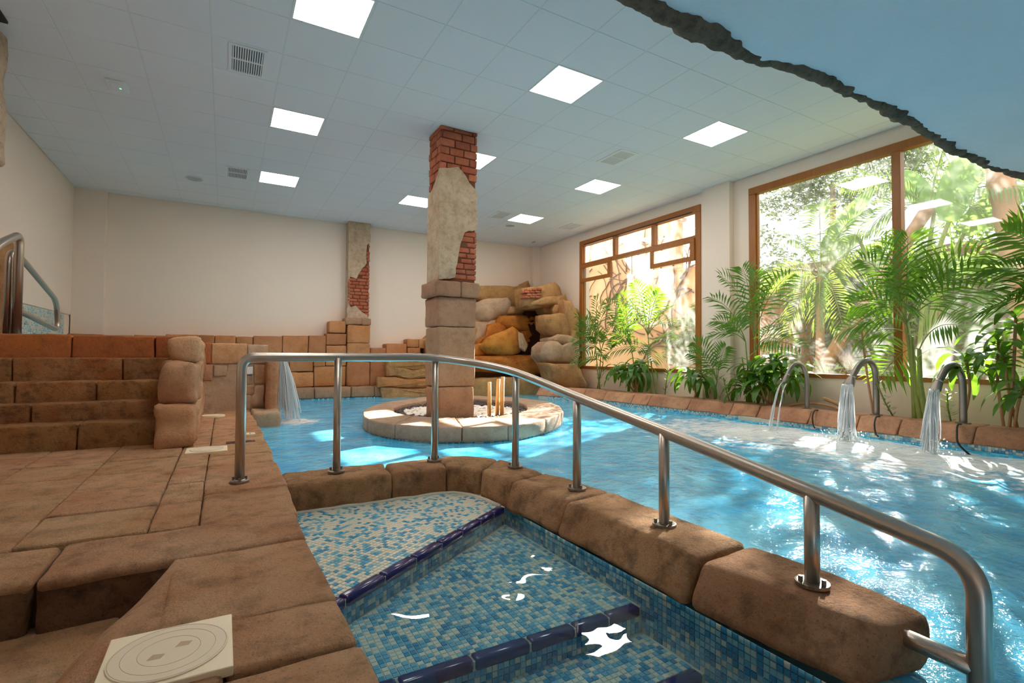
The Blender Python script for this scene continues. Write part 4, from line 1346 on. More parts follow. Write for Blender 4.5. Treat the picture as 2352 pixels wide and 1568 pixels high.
# rock body behind the boulders
m = MB()
m.rbox(5.0, WR, 10.85, WB, -.5, 2.0, (12, 3, 12), .1, .08, 2, 1)
m.rbox(6.88, WR, 9.62, 11.2, -.5, 1.9, (3, 6, 6), .1, .06, 2, 2)
m.build('rock_core', M['rock'], rf, True)
m = MB().rbox(4.2, 6.9, 10.45, 11.4, -.6, .24, (12, 4, 4), .08, .05, 2.5, 3)
m.build('rock_base', M['rock_green'], rf, True)
STRATA = [([(3.1, 11.0, .61), (3.62, 11.0, .65), (4.18, 11.0, .66), (5.1, 10.9, .6), (5.1, 10.9, .43), (4.18, 11.0, .43), (3.62, 11.0, .4), (3.1, 11.0, .47)], .12),
          ([(3.1, 10.98, .48), (3.61, 10.98, .42), (4.17, 10.98, .45), (5.1, 10.9, .42), (5.1, 10.9, .2), (4.18, 10.98, .21), (3.54, 10.98, .19), (3.1, 10.98, .27)], .16),
          ([(2.9, 10.95, .27), (3.53, 10.95, .21), (4.16, 10.95, .23), (5.1, 10.8, .2), (5.1, 10.8, .02), (4.36, 10.95, .03), (3.68, 10.95, -.02), (2.9, 10.95, .05)], .14),
          ([(2.95, 10.9, .05), (3.66, 10.9, .0), (4.34, 10.9, .03), (5.1, 10.7, .02), (5.1, 10.7, -.36), (4.34, 10.9, -.36), (3.0, 10.9, -.31)], .12),
          ([(4.0, 11.05, 1.08), (4.15, 11.05, 1.23), (4.5, 11.05, 1.3), (5.2, 11.05, 1.5), (5.2, 11.0, .6), (4.39, 11.05, .61), (4.04, 11.05, .72)], .15)]
sr = thing('strata_rock', 'low layered rock shelf at the waterline left of the rock formation', 'rocks', (3.7, 11.1, -0.2))
for k, (ol, dp) in enumerate(STRATA):
    fix_normals(MB().rock(ol, (-.3, -.95, .1), dp, (0.05, .5, 0), .035, 3.2, k * 5.3, sub=4).build('rock_layer', M['rock' if k != 2 else 'wallstone'], sr))

# ================================================================ PLANTER KERB
kb = thing('planter_kerb', 'row of sandstone-look kerb stones holding the plant bed below the windows', 'kerb', (6.6, 4.0, -0.1))
KY = [9.25, 8.77, 8.36, 7.55, 6.48, 5.68, 4.93, 4.53, 3.81, 3.2, 2.46, 1.96, 1.0, -3.0]
KX = [5.95, 6.2, 6.43, 6.46, 6.52, 6.58, 6.61, 6.65, 6.61, 6.57, 6.58, 6.62, 6.62, 6.62]
kxf = lambda y: interp(-y, [-v for v in KY], KX)
KJ = [9.25, 8.75, 8.25, 7.63, 6.91, 6.52, 5.70, 4.94, 4.53, 3.79, 3.20, 2.78, 2.47, 2.14, 1.75, 1.2, .5, -.4, -1.4, -2.6]
for k, (y1, y0) in enumerate(zip(KJ[:-1], KJ[1:])):
    L = y1 - y0
    def fn(x, y, z, y0=y0, y1=y1, L=L):
        yy = y1 - .004 - (L - .008) * x / L
        xf = kxf(yy)
        return (xf - 0.12 * (1 - z / .172) * (1 - y / .38) + y, yy, -.108 + z)
    fix_normals(MB().block(fn, (L, .38, .172), (max(3, int(L / .08)), 4, 3), .018, .009, 5, k * 2.3).build('kerb_stone', M['kerb'], kb, True))
tm = MB()
rnd = random.Random(9)
y = 9.0
while y > 0.2:
    p0, p1 = Vector((kxf(y) - .10, y, 0)), Vector((kxf(y - .0225) - .10, y - .0225, 0))
    for r_ in range(7):
        z0 = -.108 - (r_ + 1) * .025
        tm.add([p0 + Vector((0, 0, z0)), p1 + Vector((0, 0, z0)), p1 + Vector((0, 0, z0 + .0225)), p0 + Vector((0, 0, z0 + .0225))], [(0, 3, 2, 1)], rnd.choices(range(4), (.3, .25, .25, .2))[0])
    y -= .025
o = tm.build('kerb_mosaic', MOSAIC, kb)
o['kind'] = 'stuff'
m = MB()
ks = [9.2, 8.6, 8.0, 7, 6, 5, 4, 3, 2, 1, 0, -2]
m.add([(kxf(y) - .085, y, z) for y in ks for z in (-1.3, -.1)], [(2 * i, 2 * i + 1, 2 * i + 3, 2 * i + 2) for i in range(len(ks) - 1)])
m.build('kerb_wall', M['grout'], kb)
m = MB()
vs = []
for i, y in enumerate([9.6, 9.2, 8.6, 8.0, 7, 6, 5, 4, 3, 2, 1, 0, -3]):
    for t in (0, .33, .66, 1):
        x = lerp(kxf(y) + .3, WR, t)
        vs.append((x, y, 0.015 + .02 * noise.noise((x * 3, y * 3, 0))))
m.add(vs, [(i * 4 + j, i * 4 + j + 1, i * 4 + j + 5, i * 4 + j + 4) for i in range(12) for j in range(3)])
o = m.build('planter_soil', M['soil'], None, True)
o['kind'] = 'structure'
o['label'] = 'dry soil of the plant bed between kerb and window wall'

# ================================================================ FOUNTAINS
def fountain(label, base, pts, rr, mouth_w, jetlabel, land, sp0, sp1, n, sd):
    t = thing('fountain_spout', label, 'fountain', (base[0], base[1], 0.05), 'water spouts on the kerb')
    P = spline(pts, 6)
    MB().tube(P, rr, 14).build('pipe', M['steel_dull'], t, True)
    MB().cyl(base[:2], rr * 1.9, 0.045, 0.075, 18).build('base_collar', M['steel_dull'], t)
    a, b = Vector(pts[-2]), Vector(pts[-1])
    d = (b - a).normalized()
    s = Vector((0, 1, 0)) - d * d.y
    s.normalize()
    u = d.cross(s)
    ring = []
    m = MB()
    K = 14
    for q, (w_, h_) in ((0, (rr * 1.08, rr * 1.08)), (.5, (lerp(rr, mouth_w, .6), rr * .9)), (1, (mouth_w, rr * .45))):
        for k in range(K):
            an = k * math.tau / K
            ring.append(b + d * (q * .11 - .02) + s * math.cos(an) * w_ + u * math.sin(an) * h_)
    m.add(ring, [(r * K + k, r * K + (k + 1) % K, (r + 1) * K + (k + 1) % K, (r + 1) * K + k) for r in range(2) for k in range(K)])
    m.build('nozzle', M['steel_dull'], t, True)
    MB().tube([b - d * .03, b - d * .015], rr * 1.2, 14).build('ring', M['steel'], t, True)
    src = b + d * .08
    strands('water_jet', jetlabel, 'water', src, land, sp0, sp1, n, sd, group='falling fountain water', r=(.003, .007))


fountain('thin steel spout bent over the pool, leftmost of the three fountains', (6.78, 3.945), [(6.78, 3.945, .05), (6.78, 3.945, .45), (6.74, 3.96, .60), (6.66, 3.985, .665), (6.57, 4.02, .63), (6.50, 4.05, .50)], .028, .035,
         'pair of thin water streams from the leftmost spout', (6.02, 3.98, WATER), (.004, .004, .002), (.01, .01, 0), 7, 21)
strands('water_jet', 'second thin water stream beside the first from the leftmost spout', 'water', (6.47, 4.03, .40), (6.10, 3.93, WATER), (.004, .004, .002), (.01, .01, 0), 7, 22, group='falling fountain water', r=(.004, .009))
fountain('steel spout with a flared nozzle, middle fountain of the three', (6.80, 3.13), [(6.80, 3.13, .05), (6.80, 3.13, .52), (6.76, 3.14, .66), (6.68, 3.165, .715), (6.58, 3.205, .66), (6.49, 3.245, .50)], .034, .075,
         'broad white water jet from the middle spout', (6.08, 3.10, WATER), (.02, .06, .01), (.06, .08, 0), 280, 23)
fountain('steel spout in front of a dracaena, rightmost fountain of the three', (6.80, 2.31), [(6.80, 2.31, .05), (6.80, 2.31, .48), (6.76, 2.325, .62), (6.68, 2.345, .68), (6.58, 2.375, .63), (6.49, 2.405, .49)], .034, .06,
         'broad white water jet from the rightmost spout', (6.06, 2.32, WATER), (.02, .045, .01), (.05, .07, 0), 220, 24)
rnd = random.Random(31)
for nm, (cx, cy), cnt, lab in (('splash', (6.1, 3.1), 160, 'spray of droplets where the middle jet strikes the pool'), ('splash', (6.07, 2.32), 120, 'spray of droplets where the rightmost jet strikes the pool'), ('splash', (6.05, 3.96), 50, 'few droplets where the thin streams strike the pool')):
    mb = MB()
    for k in range(cnt):
        a, q = rnd.uniform(0, math.tau), abs(rnd.gauss(0, .22))
        r_ = rnd.uniform(.003, .009)
        x, y, z = cx + math.cos(a) * q, cy + math.sin(a) * q, WATER + .02 + rnd.random() ** 2 * .16 * math.exp(-q * 2)
        mb.add([(x + v.x * r_, y + v.y * r_, z + v.z * r_) for v in ico_v], ico_f)
    tag(mb.build(nm, M['jet']), lab, 'water', 'fountain splashes', 'stuff')
for k, (x, y, lab) in enumerate(((6.54, 2.26, 'black hose hanging into the pool right of the rightmost fountain'), (6.53, 3.0, 'black hose end by the kerb right of the middle fountain'), (6.57, 3.72, 'black hose end by the kerb right of the leftmost fountain'))):
    ln = 1.0 if k == 0 else .55
    P = spline([(x + .06, y, .075), (x - .02, y, .07), (x - .10, y - .02, .0), (x - .16 * ln - .02, y - .06 * ln, -.10), (x - .17, y - .16 * ln, -.19 * ln - .02)], 6)
    tag(MB().tube(P, .009, 8).build('black_hose', M['black'], None, True), lab, 'hose', 'black hoses on the kerb')

# ================================================================ PLANTS
def bez(a, c, b, t):
    return a * (1 - t) ** 2 + c * 2 * t * (1 - t) + b * t * t


def frond_mb(a, c, b, nleaf, ll, lw, rnd, rach=.008, t0=.28, droop=.35, fold=.5):
    """feather palm frond along a quadratic curve with folded leaflets on both sides"""
    a, c, b = Vector(a), Vector(c), Vector(b)
    mb = MB()
    mb.tube([bez(a, c, b, k / 10) for k in range(11)], [lerp(rach, rach * .3, k / 10) for k in range(11)], 5, 1)
    roll = rnd.uniform(.35, 1.05) * rnd.choice((-1, 1))
    for k in range(nleaf):
        t = lerp(t0, .995, k / (nleaf - 1))
        p = bez(a, c, b, t)
        tg = ((c - a) * (1 - t) + (b - c) * t).normalized()
        side = tg.cross(Vector((0, 0, 1)))
        side = side.normalized() if side.length > .05 else Vector((1, 0, 0))
        up = side.cross(tg).normalized()
        side, up = side * math.cos(roll) + up * math.sin(roll), up * math.cos(roll) - side * math.sin(roll)
        env = math.sin(math.pi * min(1, (t - t0) / (1 - t0) * .82 + .16)) ** .7
        for sg in (-1, 1):
            L = ll * (0.35 + .65 * env) * rnd.uniform(.88, 1.1)
            fw_ = lerp(.35, 1.15, (t - t0) / (1 - t0))
            d = (side * sg * 1.0 + tg * fw_ + up * rnd.uniform(.0, .4)).normalized()
            d2 = (d - Vector((0, 0, droop * rnd.uniform(.6, 1.3)))).normalized()
            w = (d.cross(up)).normalized() * lw * .5
            m0 = p + d * L * .45
            e = m0 + d2 * L * .55
            f = up * lw * fold * .5
            mb.add([p, m0 + w + f, m0, m0 - w + f, e], [(0, 1, 2), (0, 2, 3), (1, 4, 2), (2, 4, 3)], 0)
    return mb


def areca(label, base_pts, crown, tips, nleaf=13, ll=.34, lw=.028, seed_=1, group='feathery palms in the plant bed', name='areca_palm', stem_r=.014):
    rnd = random.Random(seed_)
    bx = Vector(base_pts[0])
    t = thing(name, label, 'palm', bx, group)
    crowns = [Vector(c) for c in crown]
    for k, b in enumerate(base_pts):
        b = Vector(b)
        c = crowns[k % len(crowns)]
        mid_ = b.lerp(c, .5) + Vector((rnd.uniform(-.03, .03), rnd.uniform(-.04, .04), 0))
        P = spline([b, mid_, c], 6)
        MB().tube(P, [lerp(stem_r, stem_r * .6, i / (len(P) - 1)) for i in range(len(P))], 8).build('stem', M['stem'], t, True)
    for k, tp in enumerate(tips):
        tp = Vector(tp)
        c = min(crowns, key=lambda q: (q - tp).length + (0 if q.z < tp.z + .1 else .4))
        dxy = tp - c
        ctl = c + Vector((dxy.x * .35, dxy.y * .35, max(dxy.z * .8, dxy.z * .4 + .22)))
        frond_mb(c, ctl, tp, nleaf, ll * rnd.uniform(.9, 1.1), lw, rnd).build('frond', [M['palm'], M['stem']], t)
    return t


areca('slender feathery palm at the left end of the plant bed, against the rocks', [(7.0, 8.55, .02), (6.95, 8.45, .02), (7.05, 8.66, .02)], [(6.95, 8.40, .85), (7.0, 8.66, 1.0), (6.92, 8.3, .6)],
      [(6.8, 9.05, 1.62), (7.1, 8.72, 2.05), (6.9, 8.12, 1.78), (6.7, 9.0, 1.05), (6.85, 9.1, 1.30), (6.85, 8.0, 1.05), (7.05, 8.45, 1.9), (6.6, 8.75, .9), (6.55, 8.2, 1.3), (7.05, 8.95, 1.7), (6.7, 8.1, .75), (6.6, 8.95, .62), (6.95, 7.95, 1.45), (6.65, 8.6, 1.5), (6.75, 8.35, 1.15), (6.5, 8.5, .55)], seed_=2, ll=.30)
areca('leafy palm in front of the smaller window, second from the rocks', [(7.05, 6.92, .02), (7.0, 7.0, .02), (7.05, 7.5, .02)], [(7.05, 7.14, 1.15), (6.95, 7.05, .85), (7.0, 7.55, .95)],
      [(7.0, 7.45, 2.18), (7.0, 6.82, 1.90), (6.85, 8.10, 1.86), (6.9, 7.67, 1.64), (7.0, 6.55, 1.62), (6.85, 6.38, 1.05), (6.75, 7.45, 1.30), (6.8, 7.95, 1.45), (7.05, 7.0, 2.0), (6.6, 7.1, 1.35), (6.7, 7.7, 1.0), (7.1, 6.6, 1.35), (6.6, 7.9, .8), (6.55, 6.9, .85), (6.7, 7.3, 1.75), (6.8, 7.85, 1.15), (6.6, 6.55, .65), (7.0, 7.85, 2.0)], seed_=3, ll=.33)
areca('multi-stemmed palm before the wall pier between the windows', [(7.0, 4.98, .02), (7.05, 5.04, .02), (6.98, 4.90, .02), (7.08, 4.93, .02)], [(6.98, 5.0, .98), (7.0, 5.08, .75), (6.95, 4.82, .85), (7.05, 4.9, 1.05)],
      [(6.85, 5.50, 1.70), (6.9, 5.38, 2.04), (7.0, 5.06, 2.12), (6.95, 4.80, 2.0), (6.9, 4.25, 1.90), (6.7, 4.40, 1.72), (6.75, 4.26, 1.22), (6.8, 5.50, 1.08), (6.7, 4.26, .98), (6.8, 4.05, .88), (6.6, 5.0, 1.25), (6.65, 4.65, 1.55), (6.85, 5.45, 1.32)], seed_=4, ll=.34, lw=.030)
areca('low palm arching over the kerb below the smaller window edge', [(6.95, 5.55, .02)], [(6.95, 5.5, .35)],
      [(6.7, 5.72, .98), (6.85, 5.95, .80), (6.6, 5.25, .55), (6.9, 5.3, .9)], seed_=5, ll=.26, nleaf=14)
areca('biggest palm with a thick ringed stem in front of the picture window', [(6.92, 2.73, .02), (6.96, 2.80, .02), (6.94, 2.68, .02)], [(6.9, 2.80, 1.0), (6.92, 2.86, 1.15), (6.88, 2.72, .85)],
      [(6.9, 3.55, 1.10), (6.8, 3.25, 1.95), (6.7, 3.30, 1.40), (6.85, 3.06, 2.08), (6.85, 2.80, 2.14), (6.75, 2.16, 1.82), (6.6, 2.08, 1.66), (6.6, 2.05, 1.45), (6.65, 2.30, 1.10), (7.02, 3.42, .98), (7.05, 3.2, .50), (6.9, 2.48, 1.72), (7.0, 2.95, 1.8), (6.4, 2.7, 1.35), (7.05, 3.35, 1.6)], nleaf=13, ll=.42, lw=.032, seed_=6, stem_r=.036)
areca('palm reaching in with long drooping fronds at the right edge', [(6.9, 1.35, .02), (6.95, 1.45, .02)], [(6.9, 1.38, 1.15), (6.95, 1.45, 1.3)],
      [(6.5, 1.86, 1.96), (6.45, 1.95, 1.62), (6.4, 1.98, 1.22), (6.6, 1.85, 1.40), (6.9, 1.9, 2.1), (6.9, .8, 1.9), (6.5, .9, 1.4)], nleaf=20, ll=.40, lw=.032, seed_=7, stem_r=.03)

# dracaenas: every leaf is an object sharing one of three meshes
def leaf_mesh(L, W, droop):
    mb = MB()
    K = 7
    vs = []
    for k in range(K + 1):
        t = k / K
        x = L * (math.sin(t * droop) / droop)
        z = L * ((math.cos(t * droop) - 1) / droop)
        w = W * math.sin(math.pi * (t * .93 + .05)) ** .75
        wob = .012 * math.sin(t * 9)
        vs += [(x, -w / 2, z + w * .16 + wob), (x, 0, z), (x, w / 2, z + w * .16 - wob)]
    fs = []
    for k in range(K):
        o = k * 3
        fs += [(o, o + 3, o + 4, o + 1), (o + 1, o + 4, o + 5, o + 2)]
    mb.add(vs, fs)
    return mb.mesh('leaf', M['drac'], True)


LEAF = [leaf_mesh(.40, .085, 2.0), leaf_mesh(.36, .09, 1.5), leaf_mesh(.46, .085, 2.3)]


def dracaena(label, base, heads, per, sc, seed_, pitch=(20, 75), group='broad-leaved plants in the plant bed'):
    rnd = random.Random(seed_)
    t = thing('dracaena', label, 'plant', base, group)
    for h in heads:
        h = Vector(h)
        b = Vector(base) + Vector((rnd.uniform(-.05, .05), rnd.uniform(-.06, .06), 0))
        P = spline([b, b.lerp(h, .55) + Vector((rnd.uniform(-.04, .04), rnd.uniform(-.05, .05), 0)), h], 5)
        MB().tube(P, .014, 7).build('stem', M['twig'], t, True)
        for k in range(per):
            o = bpy.data.objects.new('leaf', LEAF[k % 3])
            o.location = h + Vector((0, 0, -.12 + .14 * k / per))
            az = k * 2.4 + rnd.uniform(-.3, .3)
            pt = math.radians(lerp(pitch[0], pitch[1], k / per)) + rnd.uniform(-.15, .15)
            o.rotation_euler = (Matrix.Rotation(az, 3, 'Z') @ Matrix.Rotation(-pt, 3, 'Y')).to_euler()
            s = sc * rnd.uniform(.85, 1.2)
            o.scale = (s, s, s)
            C.objects.link(o)
            o.parent = t
            o.matrix_parent_inverse = Matrix.Translation(-t.location)
    return t


dracaena('drooping broad-leaved plant at the foot of the palm before the smaller window', (6.95, 7.33, .02), [(6.9, 7.45, .55), (6.95, 7.2, .62), (6.85, 7.75, .50), (6.8, 7.3, .45)], 15, 1.1, 41, (-5, 55))
dracaena('drooping broad-leaved plant under the right corner of the smaller window', (6.92, 5.95, .02), [(6.88, 5.98, .50), (6.9, 5.75, .46)], 15, 1.1, 42, (-10, 50))
dracaena('lush broad-leaved plant behind the leftmost fountain', (6.95, 4.55, .02), [(6.85, 4.72, .50), (6.9, 4.45, .72), (6.9, 4.2, .52), (6.85, 4.95, .36), (6.82, 4.6, .40), (6.85, 4.35, .62), (6.95, 4.85, .62)], 16, 1.05, 43, (0, 70))
dracaena('single-headed broad-leaved plant rising behind the rightmost fountain', (7.0, 2.38, .02), [(6.88, 2.30, .72)], 15, 1.05, 44, (-5, 70))
dracaena('broad-leaved plant with several heads at the right edge of the bed', (6.92, 1.98, .02), [(6.85, 1.90, 1.16), (6.8, 1.98, .78), (6.8, 1.84, .48), (6.95, 2.06, .95)], 13, .98, 45, (-5, 65))


def spiky(label, base, top, n, L, seed_):
    rnd = random.Random(seed_)
    t = thing('spiky_shrub', label, 'plant', base, 'small spiky plants in the plant bed')
    b, tp = Vector(base), Vector(top)
    MB().tube([b, b.lerp(tp, .5) + Vector((.01, .02, 0)), tp], .009, 6).build('stem', M['stem'], t, True)
    mb = MB()
    for k in range(n):
        p = b.lerp(tp, lerp(.12, 1, k / n))
        az = k * 2.4
        d = Vector((math.cos(az), math.sin(az), rnd.uniform(.1, .6))).normalized()
        w = d.cross(Vector((0, 0, 1))).normalized() * .010
        l = L * rnd.uniform(.7, 1.1)
        mb.add([p, p + d * l * .5 + w, p + d * l, p + d * l * .5 - w], [(0, 1, 2), (0, 2, 3)])
    mb.build('foliage', M['drac'], t)


spiky('small spiky shrub with a leaning stem right of the palm at the smaller window', (6.95, 6.62, .02), (6.92, 6.5, .52), 34, .11, 51)
spiky('short dark spiky shrub standing behind the left end of the kerb', (6.85, 8.30, .02), (6.8, 8.36, .62), 40, .13, 52)
spiky('low spiky shrub on the kerb between the leftmost fountain and the wall pier', (6.9, 5.22, .02), (6.85, 5.3, .42), 36, .12, 53)
spiky('small spiky shrub at the foot of the biggest palm', (6.9, 2.98, .02), (6.75, 3.1, .46), 36, .11, 54)
spiky('low spiky shrub below the rightmost fountain plant', (6.92, 2.45, .02), (6.85, 2.46, .4), 30, .12, 55)
for lab, P, r_ in (('thin wooden stake leaning behind the middle fountain', [(7.0, 3.25, .02), (6.97, 3.30, .5), (6.95, 3.35, 1.08)], .014),
                   ('long bare branch lying behind the leftmost fountain', [(6.9, 4.35, .05), (6.92, 4.05, .12), (6.9, 3.75, .12), (6.92, 3.55, .06)], .016),
                   ('short cut branch lying on the bed left of the middle fountain', [(7.0, 3.85, .20), (6.98, 3.68, .15), (6.95, 3.50, .08)], .024),
                   ('bare curved twig rising between the two windows', [(6.95, 5.62, .02), (6.95, 5.66, .2), (6.95, 5.56, .30), (6.95, 5.8, .46)], .009)):
    tag(MB().tube(spline(P, 5), r_, 8).build('branch', M['twig'], None, True), lab, 'branch', 'bare sticks in the plant bed')

# ================================================================ GARDEN OUTSIDE
m = MB().box(WR + T, 26, -14, 26, -.2, .12)
tag(struct('garden_ground', m, M['lawn'], 'sunlit lawn outside the windows'), 'sunlit lawn outside the windows', 'lawn', None, 'structure')
pw = thing('garden_wall', 'peach rendered garden wall seen through the smaller window', 'wall', (10.6, 12.0, .1))
MB().rbox(10.6, 10.9, 8.6, 9.7, .1, 3.1, (2, 3, 5), .03, .03, 1.5, 3).build('render', M['peach'], pw)
MB().rbox(10.6, 10.9, 9.7, 20, .1, 4.45, (2, 10, 5), .03, .03, 1.5, 3).build('render', M['peach'], pw)
MB().rbox(10.5, 11.0, 9.65, 20, 4.45, 4.55, (1, 4, 1), .02).build('coping', M['trunk'], pw)
rnd = random.Random(77)
vn = thing('wall_creeper', 'bare brown creeper climbing over the peach garden wall', 'creeper', (10.5, 11, .1))
mb = MB()
for k in range(80):
    y = rnd.uniform(8.8, 14.5)
    z = rnd.uniform(1.0, 4.3) if y > 9.9 else rnd.uniform(.8, 2.9)
    P = [Vector((10.55, y, z))]
    a = rnd.uniform(-.6, .6) + (math.pi / 2 if k % 2 else 0)
    for q in range(7):
        a += rnd.uniform(-.5, .5)
        P.append(P[-1] + Vector((rnd.uniform(-.01, .01), math.cos(a) * .2, math.sin(a) * .2)))
    mb.tube(P, rnd.uniform(.012, .028), 5)
mb.build('vine', M['vine'], vn, True)


def leaf_cloud(mb, blobs, n, size, rnd):
    for _ in range(n):
        c, r_ = rnd.choice(blobs)
        d = Vector((rnd.gauss(0, 1), rnd.gauss(0, 1), rnd.gauss(0, 1))).normalized()
        p = Vector(c) + Vector((d.x * r_[0], d.y * r_[1], d.z * r_[2])) * rnd.uniform(.65, 1.0)
        a = Vector((rnd.gauss(0, 1), rnd.gauss(0, 1), rnd.gauss(0, 1))).normalized()
        b = a.orthogonal().normalized()
        s = size * rnd.uniform(.6, 1.3)
        mb.add([p - a * s, p + b * s * .45, p + a * s, p - b * s * .45], [(0, 1, 2, 3)])


def bush(label, blobs, n, size, mat_, sd, trunk=None, group='shrubs and trees of the garden'):
    rnd = random.Random(sd)
    c = Vector(blobs[0][0])
    t = thing('garden_bush', label, 'bush', (c.x, c.y, .12), group)
    mb = MB()
    leaf_cloud(mb, blobs, n, size, rnd)
    o = mb.build('foliage', M[mat_], t)
    o['kind'] = 'stuff'
    for (p, q, r_) in (trunk or [((c.x, c.y, .1), (c.x, c.y, c.z), .05)]):
        MB().tube([p, Vector(p).lerp(Vector(q), .5) + Vector((.05, .05, 0)), q], [r_, r_ * .8, r_ * .5], 7).build('stem', M['trunk'], t, True)


m = MB().rbox(13.7, 16, -6, 11, -.1, 3.3, (4, 20, 6), .4, .35, .9, 4)
struct('garden_bank', m, M['soil'], 'shaded earth bank rising behind the garden hedge', None, True)
bush('round green shrub seen low through the right half of the smaller window', [((10.2, 8.75, 1.3), (.5, .75, .55)), ((10.0, 8.3, 1.7), (.4, .5, .4)), ((10.3, 9.2, .9), (.4, .6, .5))], 1500, .07, 'out_leaf', 61)
bush('loose reddish-green tree above the shrub in the smaller window', [((11.8, 9.6, 3.6), (.8, 1.0, .9)), ((11.5, 10.6, 3.0), (.5, .6, .5))], 700, .08, 'out_dark', 62, [((11.8, 9.8, .1), (11.8, 9.7, 3.4), .09)])
bush('dense grey-green hedge filling the left of the picture window', [((12.8, 8.0, 1.6), (.7, 1.2, 1.5)), ((12.6, 7.2, 2.6), (.7, 1.1, 1.2)), ((13.0, 9.0, 3.6), (.7, .9, .9))], 3600, .075, 'out_dark', 63)
bush('dark hedge behind the little palm in the picture window', [((12.6, 6.0, 1.8), (.6, 1.1, 1.6)), ((12.9, 5.6, 2.4), (.7, 1.2, 1.1))], 3000, .075, 'out_dark', 64)
bush('bright yellow-green shrub behind the big palm on the right', [((11.8, 4.3, 2.2), (.7, .9, 1.3)), ((12.0, 3.6, 3.6), (.8, .9, .7)), ((11.6, 3.2, 1.2), (.6, .9, .9))], 2200, .085, 'out_leaf', 65)
bush('sunlit shrub at the right end of the picture window', [((11.5, 2.2, 1.8), (.8, 1.0, 1.3)), ((11.8, 1.2, 3.0), (.8, 1.0, 1.0))], 2200, .085, 'out_leaf', 66)
bush('low bright ground cover below the picture window outside', [((9.3, 4.8, .35), (.5, 1.6, .35)), ((9.5, 3.0, .4), (.5, 1.4, .4)), ((9.4, 6.4, .3), (.5, .8, .3))], 1500, .07, 'out_leaf', 67)


bush('tall grey-green tree added behind the hedge to block sun through the picture window', [((13.6, 6.6, 5.6), (.8, 1.7, 1.2)), ((13.8, 8.6, 5.9), (.7, 1.3, 1.3)), ((13.6, 7.4, 6.7), (.7, 2.4, 1.0)), ((14.0, 7.0, 5.9), (.7, 2.2, 1.4))], 10000, .085, 'out_dark', 68, [((13.6, 7.2, .1), (13.6, 7.2, 5.2), .12)])  # added tree, mostly above the view, keeps sun off the near pool and wall
bush('tall light-green tree added at the right to block sun behind the picture window', [((13.8, 4.2, 5.4), (.8, 1.6, 1.3)), ((13.8, 2.2, 5.2), (.8, 1.5, 1.2))], 4200, .085, 'out_leaf', 69, [((13.8, 3.4, .1), (13.8, 3.4, 5.2), .12)])  # second added tree, mostly above the view, screening the sun


def outpalm(label, base, crown, fr, nleaf, ll, lw, sd, tr, mat_='out_leaf'):
    rnd = random.Random(sd)
    t = thing('garden_palm', label, 'palm', base, 'palms outside the windows')
    P = spline([base, Vector(base).lerp(Vector(crown), .5) + Vector((.04, .02, 0)), crown], 8)
    MB().tube(P, [tr * (1 + .05 * (i % 2)) * lerp(1, .8, i / len(P)) for i in range(len(P))], 10).build('trunk', M['trunk'], t, True)
    for tp in fr:
        c, tp = Vector(crown), Vector(tp)
        d = tp - c
        ctl = c + Vector((d.x * .45, d.y * .45, max(d.z * .4 + .5, d.z * .9)))
        frond_mb(c, ctl, tp, nleaf, ll, lw, rnd, .016, .18, .7).build('frond', [M[mat_], M['stem']], t)


outpalm('young coconut palm standing in the middle of the left window pane', (10.0, 5.58, .1), (10.0, 5.53, 2.30),
        [(9.9, 6.6, 2.2), (9.6, 4.55, 2.15), (10.2, 6.3, 3.2), (10.3, 4.9, 3.5), (9.8, 5.0, 1.15), (9.7, 6.0, 1.3), (10.1, 5.6, 3.7), (10.5, 4.4, 2.9), (9.5, 5.3, 1.3)], 26, .5, .035, 71, .08)
outpalm('leaning palm trunk crossing behind the window mullion', (9.9, 5.75, .1), (10.3, 3.9, 3.3),
        [(10.2, 5.2, 4.0), (10.4, 2.8, 3.9), (10.0, 3.0, 2.7), (10.1, 4.8, 3.0), (10.6, 3.6, 4.6), (10.0, 2.2, 2.95)], 28, .55, .035, 72, .12)
tr = thing('garden_tree', 'thick brown palm trunk at the right end of the picture window', 'tree', (10.2, 2.75, .1), 'palms outside the windows')
MB().tube(spline([(10.2, 2.70, .1), (10.2, 2.74, 1.4), (10.15, 2.84, 2.5), (10.2, 2.98, 3.6), (10.2, 3.1, 5.0)], 6), [.15 + .012 * (k % 3) for k in range(25)], 12).build('trunk', M['trunk'], tr, True)
for k, tp in enumerate(((9.6, 1.6, 4.2), (9.7, 4.2, 4.6), (10.8, 2.0, 5.2), (10.6, 4.2, 5.2), (9.4, 3.0, 4.0))):
    frond_mb((10.2, 3.1, 5.0), (lerp(10.2, tp[0], .5), lerp(3.1, tp[1], .5), 5.4), tp, 24, .55, .035, random.Random(k), .016, .18, .7).build('frond', [M['out_leaf'], M['stem']], tr)


def blade(mb, a, b, W, sag, rnd):
    a, b = Vector(a), Vector(b)
    K = 9
    d = (b - a)
    s = d.cross(Vector((1, 0, .25))).normalized()
    vs = []
    for k in range(K + 1):
        t = k / K
        p = a + d * t + Vector((0, 0, -sag * t * t))
        w = W * math.sin(math.pi * (t * .9 + .07)) ** .55
        n_ = Vector((-.12 * w, 0, 0))
        vs += [p - s * w / 2 + n_, p, p + s * w / 2 + n_]
    fs = []
    for k in range(K):
        o = k * 3
        fs += [(o, o + 3, o + 4, o + 1), (o + 1, o + 4, o + 5, o + 2)]
    mb.add(vs, fs)


